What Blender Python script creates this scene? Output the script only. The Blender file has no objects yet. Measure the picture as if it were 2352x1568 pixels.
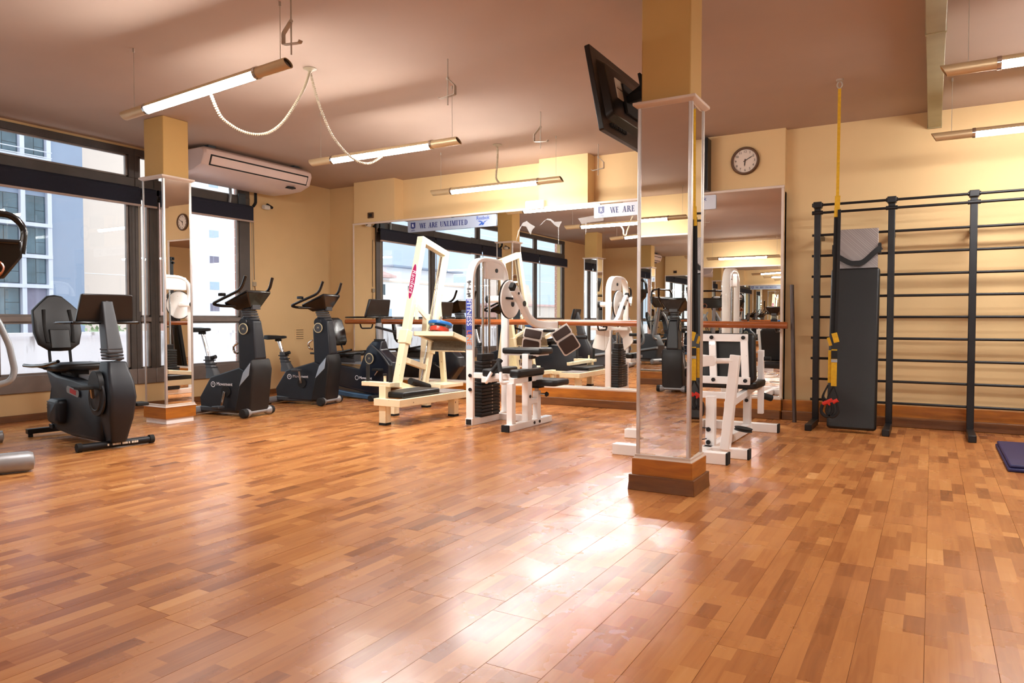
import bpy, bmesh, math, random
from mathutils import Vector, Matrix

# ------------------------------------------------------------------ camera, light, exposure
S = bpy.context.scene
C = S.collection
FPX, IW, IH = 1650.0, 2352.0, 1568.0
YAW = math.atan(964 / FPX)
PITCH = math.atan(49 / FPX)
cam_d = bpy.data.cameras.new('camera')
cam = bpy.data.objects.new('camera', cam_d)
C.objects.link(cam)
cam.location = (0, 0, 1.05)
cam.rotation_euler = (math.pi / 2 - PITCH, 0, YAW)
cam_d.sensor_width = 36.0
cam_d.lens = 36.0 * FPX / IW
cam_d.clip_start = 0.05
cam_d.clip_end = 600
S.camera = cam

SKY_STRENGTH = 1.75
LAMP_STRENGTH = 165.0
w = bpy.data.worlds.new('overcast_sky')
S.world = w
w.use_nodes = True
bg = w.node_tree.nodes['Background']
bg.inputs[0].default_value = (0.86, 0.93, 1.0, 1)
bg.inputs[1].default_value = SKY_STRENGTH
S.view_settings.view_transform = 'Standard'
S.view_settings.look = 'None'
S.view_settings.gamma = 1
S.view_settings.use_curve_mapping = False
S.view_settings.exposure = 0.45
S.cycles.max_bounces = 10
S.cycles.diffuse_bounces = 5
S.cycles.glossy_bounces = 7
S.cycles.transparent_max_bounces = 24
S.cycles.use_denoising = True
S.cycles.sample_clamp_indirect = 120.0
S.cycles.caustics_reflective = True

# ------------------------------------------------------------------ materials
def lin(c):
    c = c / 255.0
    return c / 12.92 if c <= 0.04045 else ((c + 0.055) / 1.055) ** 2.4
def rgb(r, g, b):
    return (lin(r), lin(g), lin(b), 1)
M = {}
def nodes(name):
    m = bpy.data.materials.new(name)
    m.use_nodes = True
    nt = m.node_tree
    return m, nt, nt.nodes['Principled BSDF'], nt.nodes, nt.links
def mat(name, col, rough=0.5, metal=0.0, var=0.08, scale=6.0, bump=0.0, bscale=80.0, coat=0.0, spec=0.5, chips=None, rvar=0.0):
    """procedural paint / plastic / metal: gentle colour variation, fine relief, optional worn chips"""
    m, nt, p, N, L = nodes(name)
    tc = N.new('ShaderNodeTexCoord')
    nz = N.new('ShaderNodeTexNoise'); nz.inputs['Scale'].default_value = scale; nz.inputs['Detail'].default_value = 4
    L.new(tc.outputs['Object'], nz.inputs['Vector'])
    rp = N.new('ShaderNodeValToRGB')
    c0 = tuple(max(0, c * (1 - var)) for c in col[:3]) + (1,)
    c1 = tuple(min(1, c * (1 + var)) for c in col[:3]) + (1,)
    rp.color_ramp.elements[0].position = 0.3; rp.color_ramp.elements[0].color = c0
    rp.color_ramp.elements[1].position = 0.7; rp.color_ramp.elements[1].color = c1
    L.new(nz.outputs['Fac'], rp.inputs['Fac'])
    out = rp.outputs['Color']
    if chips:
        n2 = N.new('ShaderNodeTexNoise'); n2.inputs['Scale'].default_value = 22; n2.inputs['Detail'].default_value = 6
        L.new(tc.outputs['Object'], n2.inputs['Vector'])
        r2 = N.new('ShaderNodeValToRGB'); r2.color_ramp.elements[0].position = chips[1]; r2.color_ramp.elements[1].position = chips[1] + 0.02
        L.new(n2.outputs['Fac'], r2.inputs['Fac'])
        mx = N.new('ShaderNodeMixRGB'); mx.inputs['Color2'].default_value = chips[0]
        L.new(r2.outputs['Color'], mx.inputs['Fac']); L.new(out, mx.inputs['Color1']); out = mx.outputs['Color']
    L.new(out, p.inputs['Base Color'])
    p.inputs['Roughness'].default_value = rough
    p.inputs['Metallic'].default_value = metal
    p.inputs['Coat Weight'].default_value = coat
    p.inputs['Specular IOR Level'].default_value = spec
    if rvar:
        mr = N.new('ShaderNodeMapRange'); mr.inputs['To Min'].default_value = rough - rvar; mr.inputs['To Max'].default_value = rough + rvar
        L.new(nz.outputs['Fac'], mr.inputs['Value']); L.new(mr.outputs['Result'], p.inputs['Roughness'])
    if bump:
        n3 = N.new('ShaderNodeTexNoise'); n3.inputs['Scale'].default_value = bscale; n3.inputs['Detail'].default_value = 3
        L.new(tc.outputs['Object'], n3.inputs['Vector'])
        b = N.new('ShaderNodeBump'); b.inputs['Strength'].default_value = bump; b.inputs['Distance'].default_value = 0.004
        L.new(n3.outputs['Fac'], b.inputs['Height']); L.new(b.outputs['Normal'], p.inputs['Normal'])
    M[name] = m
    return m

def wood(name, c0, c1, rough=0.4, stretch=(3, 30, 30), coat=0.2):
    m, nt, p, N, L = nodes(name)
    tc = N.new('ShaderNodeTexCoord'); mp = N.new('ShaderNodeMapping'); mp.inputs['Scale'].default_value = stretch
    L.new(tc.outputs['Object'], mp.inputs['Vector'])
    nz = N.new('ShaderNodeTexNoise'); nz.inputs['Scale'].default_value = 1.0; nz.inputs['Detail'].default_value = 6; nz.inputs['Distortion'].default_value = 0.6
    L.new(mp.outputs['Vector'], nz.inputs['Vector'])
    rp = N.new('ShaderNodeValToRGB'); rp.color_ramp.elements[0].position = 0.3; rp.color_ramp.elements[1].position = 0.7
    rp.color_ramp.elements[0].color = c0; rp.color_ramp.elements[1].color = c1
    L.new(nz.outputs['Fac'], rp.inputs['Fac']); L.new(rp.outputs['Color'], p.inputs['Base Color'])
    p.inputs['Roughness'].default_value = rough; p.inputs['Coat Weight'].default_value = coat; p.inputs['Coat Roughness'].default_value = 0.2
    b = N.new('ShaderNodeBump'); b.inputs['Strength'].default_value = 0.08; b.inputs['Distance'].default_value = 0.002
    L.new(nz.outputs['Fac'], b.inputs['Height']); L.new(b.outputs['Normal'], p.inputs['Normal'])
    M[name] = m

mat('ceiling_paint', rgb(178, 156, 140), 0.9, var=0.03, scale=1.5, bump=0.05, bscale=120)
mat('wall_paint', rgb(218, 186, 136), 0.75, var=0.05, scale=1.2, bump=0.06, bscale=90)
mat('pillar_paint', rgb(196, 158, 94), 0.75, var=0.04, scale=2, bump=0.05, bscale=90)
mat('aluminium', rgb(205, 200, 196), 0.35, 0.7, var=0.05)
mat('white_trim', rgb(214, 196, 180), 0.5, var=0.05)
wood('base_wood', rgb(150, 84, 18), rgb(186, 112, 28), 0.45, (4, 4, 30))
wood('plinth_wood', rgb(96, 56, 22), rgb(124, 76, 32), 0.5, (4, 4, 30))
wood('barre_wood', rgb(120, 58, 22), rgb(176, 96, 42), 0.32, (3, 40, 40), 0.4)
wood('stick_wood', rgb(52, 34, 26), rgb(78, 52, 38), 0.5, (40, 40, 3))
mat('window_frame', rgb(78, 72, 68), 0.5, 0.3, var=0.15, scale=5)
mat('window_frame_light', rgb(128, 118, 112), 0.45, 0.4, var=0.15, scale=5)
mat('blind_fabric', rgb(26, 30, 46), 0.85, var=0.1, scale=30)
mat('blind_bar', rgb(170, 150, 140), 0.5, 0.2)
mat('black_plastic', rgb(26, 25, 27), 0.42, var=0.15, bump=0.05, bscale=300)
mat('gloss_black', rgb(14, 14, 15), 0.16, var=0.1, coat=0.3)
mat('bike_shell', rgb(19, 23, 31), 0.45, var=0.12, bump=0.08, bscale=350)
mat('bike_grey', rgb(62, 64, 68), 0.45, var=0.1, bump=0.08, bscale=350)
mat('bike_front', rgb(14, 14, 16), 0.5, var=0.1, bump=0.06, bscale=350)
mat('navy_shell', rgb(22, 28, 40), 0.3, var=0.1, coat=0.2)
mat('steel_blue', rgb(66, 100, 132), 0.35, 0.2, var=0.1)
mat('silver_panel', rgb(172, 190, 208), 0.3, 0.3, var=0.05)
mat('silver_tube', rgb(150, 150, 152), 0.4, 0.3, var=0.06)
mat('grey_tube', rgb(150, 156, 160), 0.35, 0.2, var=0.05)
mat('chrome', rgb(200, 198, 196), 0.12, 1.0, var=0.05)
mat('dark_steel', rgb(28, 28, 31), 0.4, 0.3, var=0.15)
mat('bar_steel', rgb(20, 20, 24), 0.38, 0.3, var=0.2, scale=10)
mat('rubber', rgb(22, 22, 22), 0.8, var=0.1)
mat('vinyl', rgb(11, 12, 14), 0.42, var=0.12, bump=0.1, bscale=120)
mat('vinyl_shiny', rgb(16, 18, 20), 0.22, var=0.1, bump=0.25, bscale=14)
mat('white_enamel', rgb(248, 246, 244), 0.28, var=0.03, coat=0.3, chips=(rgb(120, 100, 84), 0.73))
mat('cream_enamel', rgb(244, 233, 198), 0.32, var=0.04, coat=0.2, chips=(rgb(92, 66, 40), 0.70))
mat('iron', rgb(28, 28, 30), 0.45, 0.2, var=0.15)
mat('foam_brown', rgb(58, 42, 36), 0.75, var=0.1)
mat('white_plate', rgb(226, 218, 212), 0.4, var=0.03)
mat('plate_blue', rgb(28, 104, 176), 0.3, var=0.08, coat=0.2)
mat('plate_red', rgb(196, 56, 30), 0.35, var=0.08, coat=0.2)
mat('pink_label', rgb(164, 20, 82), 0.4, var=0.02)
mat('label_blue', rgb(62, 76, 158), 0.4, var=0.15, scale=3)
mat('label_white', rgb(232, 232, 238), 0.4, var=0.02)
mat('label_orange', rgb(232, 120, 44), 0.4, var=0.05)
mat('label_red', rgb(190, 30, 44), 0.4, var=0.05)
mat('logo_blue', rgb(12, 62, 142), 0.4, var=0.02)
mat('ink_blue', rgb(20, 30, 92), 0.4, var=0.02)
mat('badge_cream', rgb(196, 186, 150), 0.4, var=0.03)
mat('banner_white', rgb(196, 200, 210), 0.35, var=0.03)
mat('banner_grey', rgb(138, 145, 160), 0.35, var=0.02)
mat('strap_yellow', rgb(206, 160, 20), 0.7, var=0.12, scale=40)
mat('strap_black', rgb(20, 20, 21), 0.8, var=0.1)
mat('grip_red', rgb(200, 40, 24), 0.5, var=0.05)
mat('lamp_metal', rgb(206, 182, 142), 0.4, 0.4, var=0.05)
mat('ac_white', rgb(216, 194, 186), 0.4, var=0.02)
mat('conduit', rgb(158, 144, 120), 0.5, var=0.05)
mat('galvanised', rgb(178, 168, 154), 0.5, 0.3, var=0.1)
mat('duct_paint', rgb(158, 150, 116), 0.55, 0.2, var=0.08, scale=5)
mat('screen_black', rgb(24, 20, 18), 0.35, var=0.1, scale=4)
mat('clock_rim', rgb(92, 62, 38), 0.4, var=0.1)
mat('clock_face', rgb(222, 206, 190), 0.5, var=0.02)
mat('mat_blue', rgb(34, 34, 84), 0.5, var=0.1)
mat('tread_dark', rgb(118, 104, 84), 0.5, 0.4, var=0.2, scale=60, bump=0.4, bscale=70)
mat('paper', rgb(224, 214, 196), 0.6, var=0.05)
mat('white_box', rgb(222, 218, 210), 0.4, var=0.01)
mat('facade_grey', rgb(146, 158, 180), 0.8, var=0.04, scale=0.3)
mat('facade_frame', rgb(208, 210, 224), 0.8, var=0.03, scale=0.3)
mat('facade_peach', rgb(228, 210, 198), 0.85, var=0.03, scale=0.2)
mat('facade_white', rgb(246, 246, 250), 0.85, var=0.02, scale=0.2)
mat('facade_blue', rgb(206, 218, 236), 0.85, var=0.03, scale=0.2)
mat('far_glass', rgb(70, 92, 104), 0.1, var=0.35, scale=0.6, coat=0.3)
mat('far_shutter', rgb(132, 126, 146), 0.6, var=0.1, scale=1)
mat('far_frame', rgb(52, 60, 66), 0.5, var=0.1)
mat('roof_tile', rgb(214, 176, 172), 0.8, var=0.12, scale=3, bump=0.5, bscale=6)
mat('street', rgb(120, 118, 116), 0.9, var=0.1, scale=0.2)
mat('bush_leaf', rgb(150, 170, 130), 0.7, var=0.3, scale=4)

def special():
    # mirror
    m, nt, p, N, L = nodes('mirror_glass')
    p.inputs['Base Color'].default_value = (0.86, 0.87, 0.84, 1); p.inputs['Metallic'].default_value = 1; p.inputs['Roughness'].default_value = 0.0
    nz = N.new('ShaderNodeTexNoise'); nz.inputs['Scale'].default_value = 2.0
    rp = N.new('ShaderNodeValToRGB'); rp.color_ramp.elements[0].color = (0.91, 0.92, 0.90, 1); rp.color_ramp.elements[1].color = (0.94, 0.95, 0.93, 1)
    L.new(nz.outputs['Fac'], rp.inputs['Fac']); L.new(rp.outputs['Color'], p.inputs['Base Color'])
    M['mirror_glass'] = m
    # clear window glass: transparent with a Schlick sheen, same from both sides
    m, nt, p, N, L = nodes('window_glass')
    N.remove(p)
    g = N.new('ShaderNodeNewGeometry'); dt = N.new('ShaderNodeVectorMath'); dt.operation = 'DOT_PRODUCT'
    L.new(g.outputs['Normal'], dt.inputs[0]); L.new(g.outputs['Incoming'], dt.inputs[1])
    ab = N.new('ShaderNodeMath'); ab.operation = 'ABSOLUTE'; L.new(dt.outputs['Value'], ab.inputs[0])
    om = N.new('ShaderNodeMath'); om.operation = 'SUBTRACT'; om.inputs[0].default_value = 1; L.new(ab.outputs[0], om.inputs[1])
    pw = N.new('ShaderNodeMath'); pw.operation = 'POWER'; pw.inputs[1].default_value = 5; L.new(om.outputs[0], pw.inputs[0])
    ma = N.new('ShaderNodeMath'); ma.operation = 'MULTIPLY_ADD'; ma.inputs[1].default_value = 0.9; ma.inputs[2].default_value = 0.04; L.new(pw.outputs[0], ma.inputs[0])
    t = N.new('ShaderNodeBsdfTransparent'); t.inputs[0].default_value = (0.96, 0.975, 0.97, 1)
    gl = N.new('ShaderNodeBsdfGlossy'); gl.inputs['Roughness'].default_value = 0.0
    mx = N.new('ShaderNodeMixShader'); L.new(ma.outputs[0], mx.inputs[0]); L.new(t.outputs[0], mx.inputs[1]); L.new(gl.outputs[0], mx.inputs[2])
    L.new(mx.outputs[0], N['Material Output'].inputs[0])
    M['window_glass'] = m
    # peeling film left on the mirror
    m, nt, p, N, L = nodes('torn_film')
    p.inputs['Base Color'].default_value = (0.9, 0.88, 0.86, 1); p.inputs['Roughness'].default_value = 0.4
    nz = N.new('ShaderNodeTexNoise'); nz.inputs['Scale'].default_value = 60
    mr = N.new('ShaderNodeMapRange'); mr.inputs['To Min'].default_value = 0.0; mr.inputs['To Max'].default_value = 0.12
    L.new(nz.outputs['Fac'], mr.inputs['Value']); L.new(mr.outputs['Result'], p.inputs['Alpha'])
    M['torn_film'] = m
    # lit lamp diffuser
    m, nt, p, N, L = nodes('lit_diffuser')
    N.remove(p)
    e = N.new('ShaderNodeEmission'); e.inputs[0].default_value = (1.0, 0.97, 0.94, 1); e.inputs[1].default_value = LAMP_STRENGTH
    L.new(e.outputs[0], N['Material Output'].inputs[0])
    M['lit_diffuser'] = m
    m2 = m.copy(); m2.name = 'lit_diffuser_dim'; M['lit_diffuser_dim'] = m2
    [n for n in m2.node_tree.nodes if n.type == 'EMISSION'][0].inputs[1].default_value = LAMP_STRENGTH * 0.6  # same lamp type, emission lowered only to tone down the walls nearby
    # wooden floor strips
    m, nt, p, N, L = nodes('floor_laminate')
    at = N.new('ShaderNodeAttribute'); at.attribute_name = 'tone'
    oi = N.new('ShaderNodeObjectInfo')
    ad = N.new('ShaderNodeMath'); ad.operation = 'MULTIPLY_ADD'; ad.inputs[1].default_value = 0.03; L.new(oi.outputs['Random'], ad.inputs[0]); L.new(at.outputs['Fac'], ad.inputs[2])
    g = N.new('ShaderNodeNewGeometry')
    # grain: stretched along the planks, shifted per strip
    cb = N.new('ShaderNodeVectorMath'); cb.operation = 'MULTIPLY_ADD'; cb.inputs[1].default_value = (34, 2.6, 34)
    sh = N.new('ShaderNodeCombineXYZ'); m40 = N.new('ShaderNodeMath'); m40.operation = 'MULTIPLY'; m40.inputs[1].default_value = 91.0
    L.new(ad.outputs[0], m40.inputs[0]); L.new(m40.outputs[0], sh.inputs[1]); L.new(m40.outputs[0], sh.inputs[0])
    L.new(g.outputs['Position'], cb.inputs[0]); L.new(sh.outputs[0], cb.inputs[2])
    nz = N.new('ShaderNodeTexNoise'); nz.inputs['Scale'].default_value = 1.0; nz.inputs['Detail'].default_value = 5; nz.inputs['Distortion'].default_value = 0.9
    L.new(cb.outputs[0], nz.inputs['Vector'])
    a2 = N.new('ShaderNodeMath'); a2.operation = 'MULTIPLY_ADD'; a2.inputs[1].default_value = 0.42; L.new(nz.outputs['Fac'], a2.inputs[0]); L.new(ad.outputs[0], a2.inputs[2])
    s2 = N.new('ShaderNodeMath'); s2.operation = 'SUBTRACT'; s2.inputs[1].default_value = 0.26; L.new(a2.outputs[0], s2.inputs[0])
    rp = N.new('ShaderNodeValToRGB')
    els = rp.color_ramp.elements
    els[0].position = 0.0; els[0].color = rgb(132, 78, 42)
    els[1].position = 1.0; els[1].color = rgb(216, 158, 100)
    for ps, c in ((0.25, (164, 102, 56)), (0.5, (188, 124, 70)), (0.75, (200, 138, 80))):
        e_ = els.new(ps); e_.color = rgb(*c)
    L.new(s2.outputs[0], rp.inputs['Fac']); L.new(rp.outputs['Color'], p.inputs['Base Color'])
    n2 = N.new('ShaderNodeTexNoise'); n2.inputs['Scale'].default_value = 2.2; n2.inputs['Detail'].default_value = 6
    L.new(g.outputs['Position'], n2.inputs['Vector'])
    mr = N.new('ShaderNodeMapRange'); mr.inputs['From Min'].default_value = 0.3; mr.inputs['From Max'].default_value = 0.7
    mr.inputs['To Min'].default_value = 0.2; mr.inputs['To Max'].default_value = 0.34
    L.new(n2.outputs['Fac'], mr.inputs['Value']); L.new(mr.outputs['Result'], p.inputs['Roughness'])
    p.inputs['Specular IOR Level'].default_value = 0.33
    n4 = N.new('ShaderNodeTexNoise'); n4.inputs['Scale'].default_value = 7.0; n4.inputs['Detail'].default_value = 2
    L.new(g.outputs['Position'], n4.inputs['Vector'])
    b = N.new('ShaderNodeBump'); b.inputs['Strength'].default_value = 0.12; b.inputs['Distance'].default_value = 0.01
    L.new(n4.outputs['Fac'], b.inputs['Height']); L.new(b.outputs['Normal'], p.inputs['Normal'])
    M['floor_laminate'] = m
    # tread plate
    m, nt, p, N, L = nodes('tread_plate')
    tc = N.new('ShaderNodeTexCoord'); mp = N.new('ShaderNodeMapping'); mp.inputs['Scale'].default_value = (1, 1, 1); mp.inputs['Rotation'].default_value = (0, 0.78, 0.78)
    L.new(tc.outputs['Object'], mp.inputs['Vector'])
    br = N.new('ShaderNodeTexBrick'); br.inputs['Scale'].default_value = 22; br.inputs['Mortar Size'].default_value = 0.03; br.inputs['Color1'].default_value = (1, 1, 1, 1); br.inputs['Color2'].default_value = (0.4, 0.4, 0.4, 1); br.inputs['Mortar'].default_value = (0, 0, 0, 1)
    L.new(mp.outputs['Vector'], br.inputs['Vector'])
    rp = N.new('ShaderNodeValToRGB'); rp.color_ramp.elements[0].color = rgb(138, 130, 128); rp.color_ramp.elements[1].color = rgb(176, 168, 166)
    L.new(br.outputs['Color'], rp.inputs['Fac']); L.new(rp.outputs['Color'], p.inputs['Base Color'])
    p.inputs['Metallic'].default_value = 0.5; p.inputs['Roughness'].default_value = 0.4
    b = N.new('ShaderNodeBump'); b.inputs['Strength'].default_value = 0.5; b.inputs['Distance'].default_value = 0.003
    L.new(br.outputs['Color'], b.inputs['Height']); L.new(b.outputs['Normal'], p.inputs['Normal'])
    M['tread_plate'] = m
    # rough white parapet with dark drips from its top edge
    m, nt, p, N, L = nodes('parapet_render')
    tc = N.new('ShaderNodeTexCoord'); mp = N.new('ShaderNodeMapping'); mp.inputs['Scale'].default_value = (1, 3.2, 0.5)
    L.new(tc.outputs['Object'], mp.inputs['Vector'])
    nz = N.new('ShaderNodeTexNoise'); nz.inputs['Scale'].default_value = 2.0; nz.inputs['Detail'].default_value = 6; L.new(mp.outputs['Vector'], nz.inputs['Vector'])
    rp = N.new('ShaderNodeValToRGB'); rp.color_ramp.elements[0].position = 0.33; rp.color_ramp.elements[0].color = rgb(170, 160, 160); rp.color_ramp.elements[1].position = 0.44; rp.color_ramp.elements[1].color = rgb(240, 236, 240)
    L.new(nz.outputs['Fac'], rp.inputs['Fac']); L.new(rp.outputs['Color'], p.inputs['Base Color']); p.inputs['Roughness'].default_value = 0.9
    M['parapet_render'] = m
    # brick
    m, nt, p, N, L = nodes('brick_wall')
    tc = N.new('ShaderNodeTexCoord')
    mp = N.new('ShaderNodeMapping'); mp.inputs['Rotation'].default_value = (math.pi / 2, 0, math.pi / 2)
    L.new(tc.outputs['Object'], mp.inputs['Vector'])
    br = N.new('ShaderNodeTexBrick'); br.inputs['Scale'].default_value = 4; br.inputs['Color1'].default_value = rgb(196, 140, 126); br.inputs['Color2'].default_value = rgb(176, 120, 108); br.inputs['Mortar'].default_value = rgb(222, 206, 198)
    L.new(mp.outputs['Vector'], br.inputs['Vector']); L.new(br.outputs['Color'], p.inputs['Base Color']); p.inputs['Roughness'].default_value = 0.9
    M['brick_wall'] = m
special()

# ------------------------------------------------------------------ mesh helpers
def V(*a): return Vector(a)
def rr(w_, h_, r, n=4, cx=0, cy=0):
    """rounded rectangle outline"""
    r = min(r, w_ / 2 - 1e-4, h_ / 2 - 1e-4)
    out = []
    for (sx, sy, a0) in ((1, 1, 0), (-1, 1, 90), (-1, -1, 180), (1, -1, 270)):
        for i in range(n + 1):
            a = math.radians(a0 + 90 * i / n)
            out.append((cx + sx * (w_ / 2 - r) + r * math.cos(a), cy + sy * (h_ / 2 - r) + r * math.sin(a)))
    return out
def ell(a, b, n=24, cx=0, cy=0): return [(cx + a * math.cos(2 * math.pi * i / n), cy + b * math.sin(2 * math.pi * i / n)) for i in range(n)]
def fillet(pts, r, n=5):
    pts = [Vector(p) for p in pts]
    out = [pts[0]]
    for i in range(1, len(pts) - 1):
        a, b, c = pts[i - 1], pts[i], pts[i + 1]
        d1, d2 = (a - b), (c - b)
        rad = min(r, d1.length * 0.49, d2.length * 0.49)
        p0, p1 = b + d1.normalized() * rad, b + d2.normalized() * rad
        for k in range(n + 1):
            t = k / n
            out.append(p0 * (1 - t) ** 2 + b * 2 * t * (1 - t) + p1 * t ** 2)
    out.append(pts[-1])
    return out
def spline(pts, n=8):
    pts = [Vector(p) for p in pts]
    P = [pts[0]] + pts + [pts[-1]]
    out = []
    for i in range(1, len(P) - 2):
        p0, p1, p2, p3 = P[i - 1], P[i], P[i + 1], P[i + 2]
        for k in range(n):
            t = k / n
            out.append(0.5 * ((2 * p1) + (p2 - p0) * t + (2 * p0 - 5 * p1 + 4 * p2 - p3) * t * t + (3 * p1 - p0 - 3 * p2 + p3) * t ** 3))
    out.append(pts[-1])
    return out

class B:
    def __init__(s): s.v = []; s.f = []
    def add(s, vs, fs, mx=None):
        o = len(s.v)
        s.v += [tuple(mx @ Vector(v)) if mx else tuple(v) for v in vs]
        s.f += [tuple(i + o for i in f) for f in fs]
        return s
    def box(s, c, d, mx=None):
        x, y, z = c; a, b, e = d[0] / 2, d[1] / 2, d[2] / 2
        vs = [(x + i * a, y + j * b, z + k * e) for k in (-1, 1) for j in (-1, 1) for i in (-1, 1)]
        return s.add(vs, [(0, 2, 3, 1), (4, 5, 7, 6), (0, 1, 5, 4), (2, 6, 7, 3), (0, 4, 6, 2), (1, 3, 7, 5)], mx)
    def lim(s, x0, x1, y0, y1, z0, z1): return s.box(((x0 + x1) / 2, (y0 + y1) / 2, (z0 + z1) / 2), (x1 - x0, y1 - y0, z1 - z0))
    def sweep(s, sec, path, normal=None, closed=False, scales=None):
        path = [Vector(p) for p in path]; n = len(path); m = len(sec); vs = []
        prev = None
        for i, p in enumerate(path):
            if closed: t = path[(i + 1) % n] - path[i - 1]
            else: t = path[min(i + 1, n - 1)] - path[max(i - 1, 0)]
            t = t.normalized()
            if normal is not None: a = Vector(normal)
            elif prev is None: a = Vector((0, 0, 1)) if abs(t.z) < 0.9 else Vector((0, 1, 0))
            else: a = prev
            a = (a - t * a.dot(t))
            if a.length < 1e-6: a = t.orthogonal()
            a.normalize(); prev = a; b = t.cross(a)
            k = scales[i] if scales else 1
            vs += [p + (a * u + b * v_) * k for u, v_ in sec]
        fs = []
        for i in range(n if closed else n - 1):
            for j in range(m):
                q = (j + 1) % m; i2 = (i + 1) % n
                fs.append((i * m + j, i * m + q, i2 * m + q, i2 * m + j))
        if not closed: fs += [tuple(range(m - 1, -1, -1)), tuple((n - 1) * m + j for j in range(m))]
        return s.add(vs, fs)
    def tube(s, path, r, n=10, closed=False, scales=None): return s.sweep(ell(r, r, n), path, None, closed, scales)
    def cyl(s, p, q, r, n=20, r2=None):
        return s.sweep(ell(r, r, n), [p, q], scales=[1, (r2 if r2 is not None else r) / r])
    def bar(s, p, q, w_, h_, up=(0, 0, 1), rad=0.0):
        """rectangular tube from p to q; w_ across, h_ along up"""
        t = (Vector(q) - Vector(p)).normalized(); u = Vector(up)
        if abs(t.dot(u)) > 0.98: u = Vector((0, 1, 0))
        return s.sweep(rr(h_, w_, rad, 3) if rad else [(h_ / 2, w_ / 2), (-h_ / 2, w_ / 2), (-h_ / 2, -w_ / 2), (h_ / 2, -w_ / 2)], [p, q], u)
    def prism(s, poly, ax, a, b, poly2=None):
        poly2 = poly2 or poly; m = len(poly)
        f = {'y': lambda u, v, t: (u, t, v), 'x': lambda u, v, t: (t, u, v), 'z': lambda u, v, t: (u, v, t)}[ax]
        vs = [f(u, v, a) for u, v in poly] + [f(u, v, b) for u, v in poly2]
        fs = [tuple(range(m - 1, -1, -1)), tuple(range(m, 2 * m))] + [(i, (i + 1) % m, m + (i + 1) % m, m + i) for i in range(m)]
        return s.add(vs, fs)
    def loft(s, rings, cap=True):
        m = len(rings[0]); vs = [p for r in rings for p in r]; fs = []
        for i in range(len(rings) - 1):
            for j in range(m):
                q = (j + 1) % m; fs.append((i * m + j, i * m + q, (i + 1) * m + q, (i + 1) * m + j))
        if cap: fs += [tuple(range(m - 1, -1, -1)), tuple((len(rings) - 1) * m + j for j in range(m))]
        return s.add(vs, fs)
    def lathe(s, prof, o=(0, 0, 0), d=(0, 0, 1), n=24, loop=False):
        d = Vector(d).normalized(); a = d.orthogonal().normalized(); b = d.cross(a); o = Vector(o)
        if loop: prof = list(prof) + [prof[0]]
        return s.loft([[o + d * t + (a * math.cos(2 * math.pi * i / n) + b * math.sin(2 * math.pi * i / n)) * max(r, 1e-4) for i in range(n)] for r, t in prof], cap=not loop)
    def build(s, name, m, parent=None, bevel=0.0, smooth=True, seg=2, kind=None, label=None):
        me = bpy.data.meshes.new(name); me.from_pydata(s.v, [], s.f)
        bm = bmesh.new(); bm.from_mesh(me); bmesh.ops.recalc_face_normals(bm, faces=bm.faces); bm.to_mesh(me); bm.free()
        me.materials.append(M[m] if isinstance(m, str) else m)
        if smooth:
            me.polygons.foreach_set('use_smooth', [True] * len(me.polygons)); me.set_sharp_from_angle(angle=math.radians(38))
        o = bpy.data.objects.new(name, me); C.objects.link(o)
        if parent: o.parent = parent
        if bevel:
            bv = o.modifiers.new('bevel', 'BEVEL'); bv.width = bevel; bv.segments = seg; bv.limit_method = 'ANGLE'; bv.angle_limit = math.radians(40); bv.harden_normals = False
        if kind: o['kind'] = kind
        if label: o['label'] = label
        return o

def thing(name, label, cat, loc=(0, 0, 0), deg=0, group=None, kind=None):
    o = bpy.data.objects.new(name, None); C.objects.link(o); o.empty_display_size = 0.1
    o.location = loc; o.rotation_euler = (0, 0, math.radians(deg))
    o['label'] = label; o['category'] = cat
    if group: o['group'] = group
    if kind: o['kind'] = kind
    return o
def tag(o, label, cat, group=None, kind=None):
    o['label'] = label; o['category'] = cat
    if group: o['group'] = group
    if kind: o['kind'] = kind
    return o
def kids(o): return [c for c in list(o.children)]
def copy_tree(o, parent=None):
    c = o.copy(); C.objects.link(c); c.parent = parent
    for ch in kids(o): copy_tree(ch, c)
    return c
def like(o, parent, loc=None, rot=None, name=None):
    c = o.copy(); C.objects.link(c); c.parent = parent
    if loc is not None: c.location = loc
    if rot is not None: c.rotation_euler = rot
    return c
def text(name, string, size, m, parent, mx, extrude=0.0006, shear=0.0, spacing=1.0, align='CENTER'):
    """flat lettering in the built-in face; mx places it (x = reading direction, y = up)"""
    cu = bpy.data.curves.new(name, 'FONT'); cu.body = string; cu.size = size; cu.extrude = extrude; cu.shear = shear
    cu.space_character = spacing; cu.align_x = align; cu.align_y = 'CENTER'; cu.resolution_u = 3
    t = bpy.data.objects.new(name, cu); C.objects.link(t)
    bpy.context.view_layer.update()
    me = bpy.data.meshes.new_from_object(t); bpy.data.objects.remove(t)
    me.materials.clear(); me.materials.append(M[m])
    me.transform(mx)
    o = bpy.data.objects.new(name, me); C.objects.link(o); o.parent = parent
    return o
def frame_mx(o, x, y):
    """matrix with reading direction x and up y at o"""
    x = Vector(x).normalized(); y = Vector(y); y = (y - x * y.dot(x)).normalized(); z = x.cross(y)
    m_ = Matrix((x, y, z)).transposed().to_4x4(); m_.translation = Vector(o); return m_

# ------------------------------------------------------------------ the room
ZC = 3.09
XW, YB, YR, XR = -8.14, 8.30, -2.95, 5.0          # window wall, back wall, wall behind the camera, right wall
PF = 8.10                                          # front face of the pilasters
RD = random.Random(7)

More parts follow.
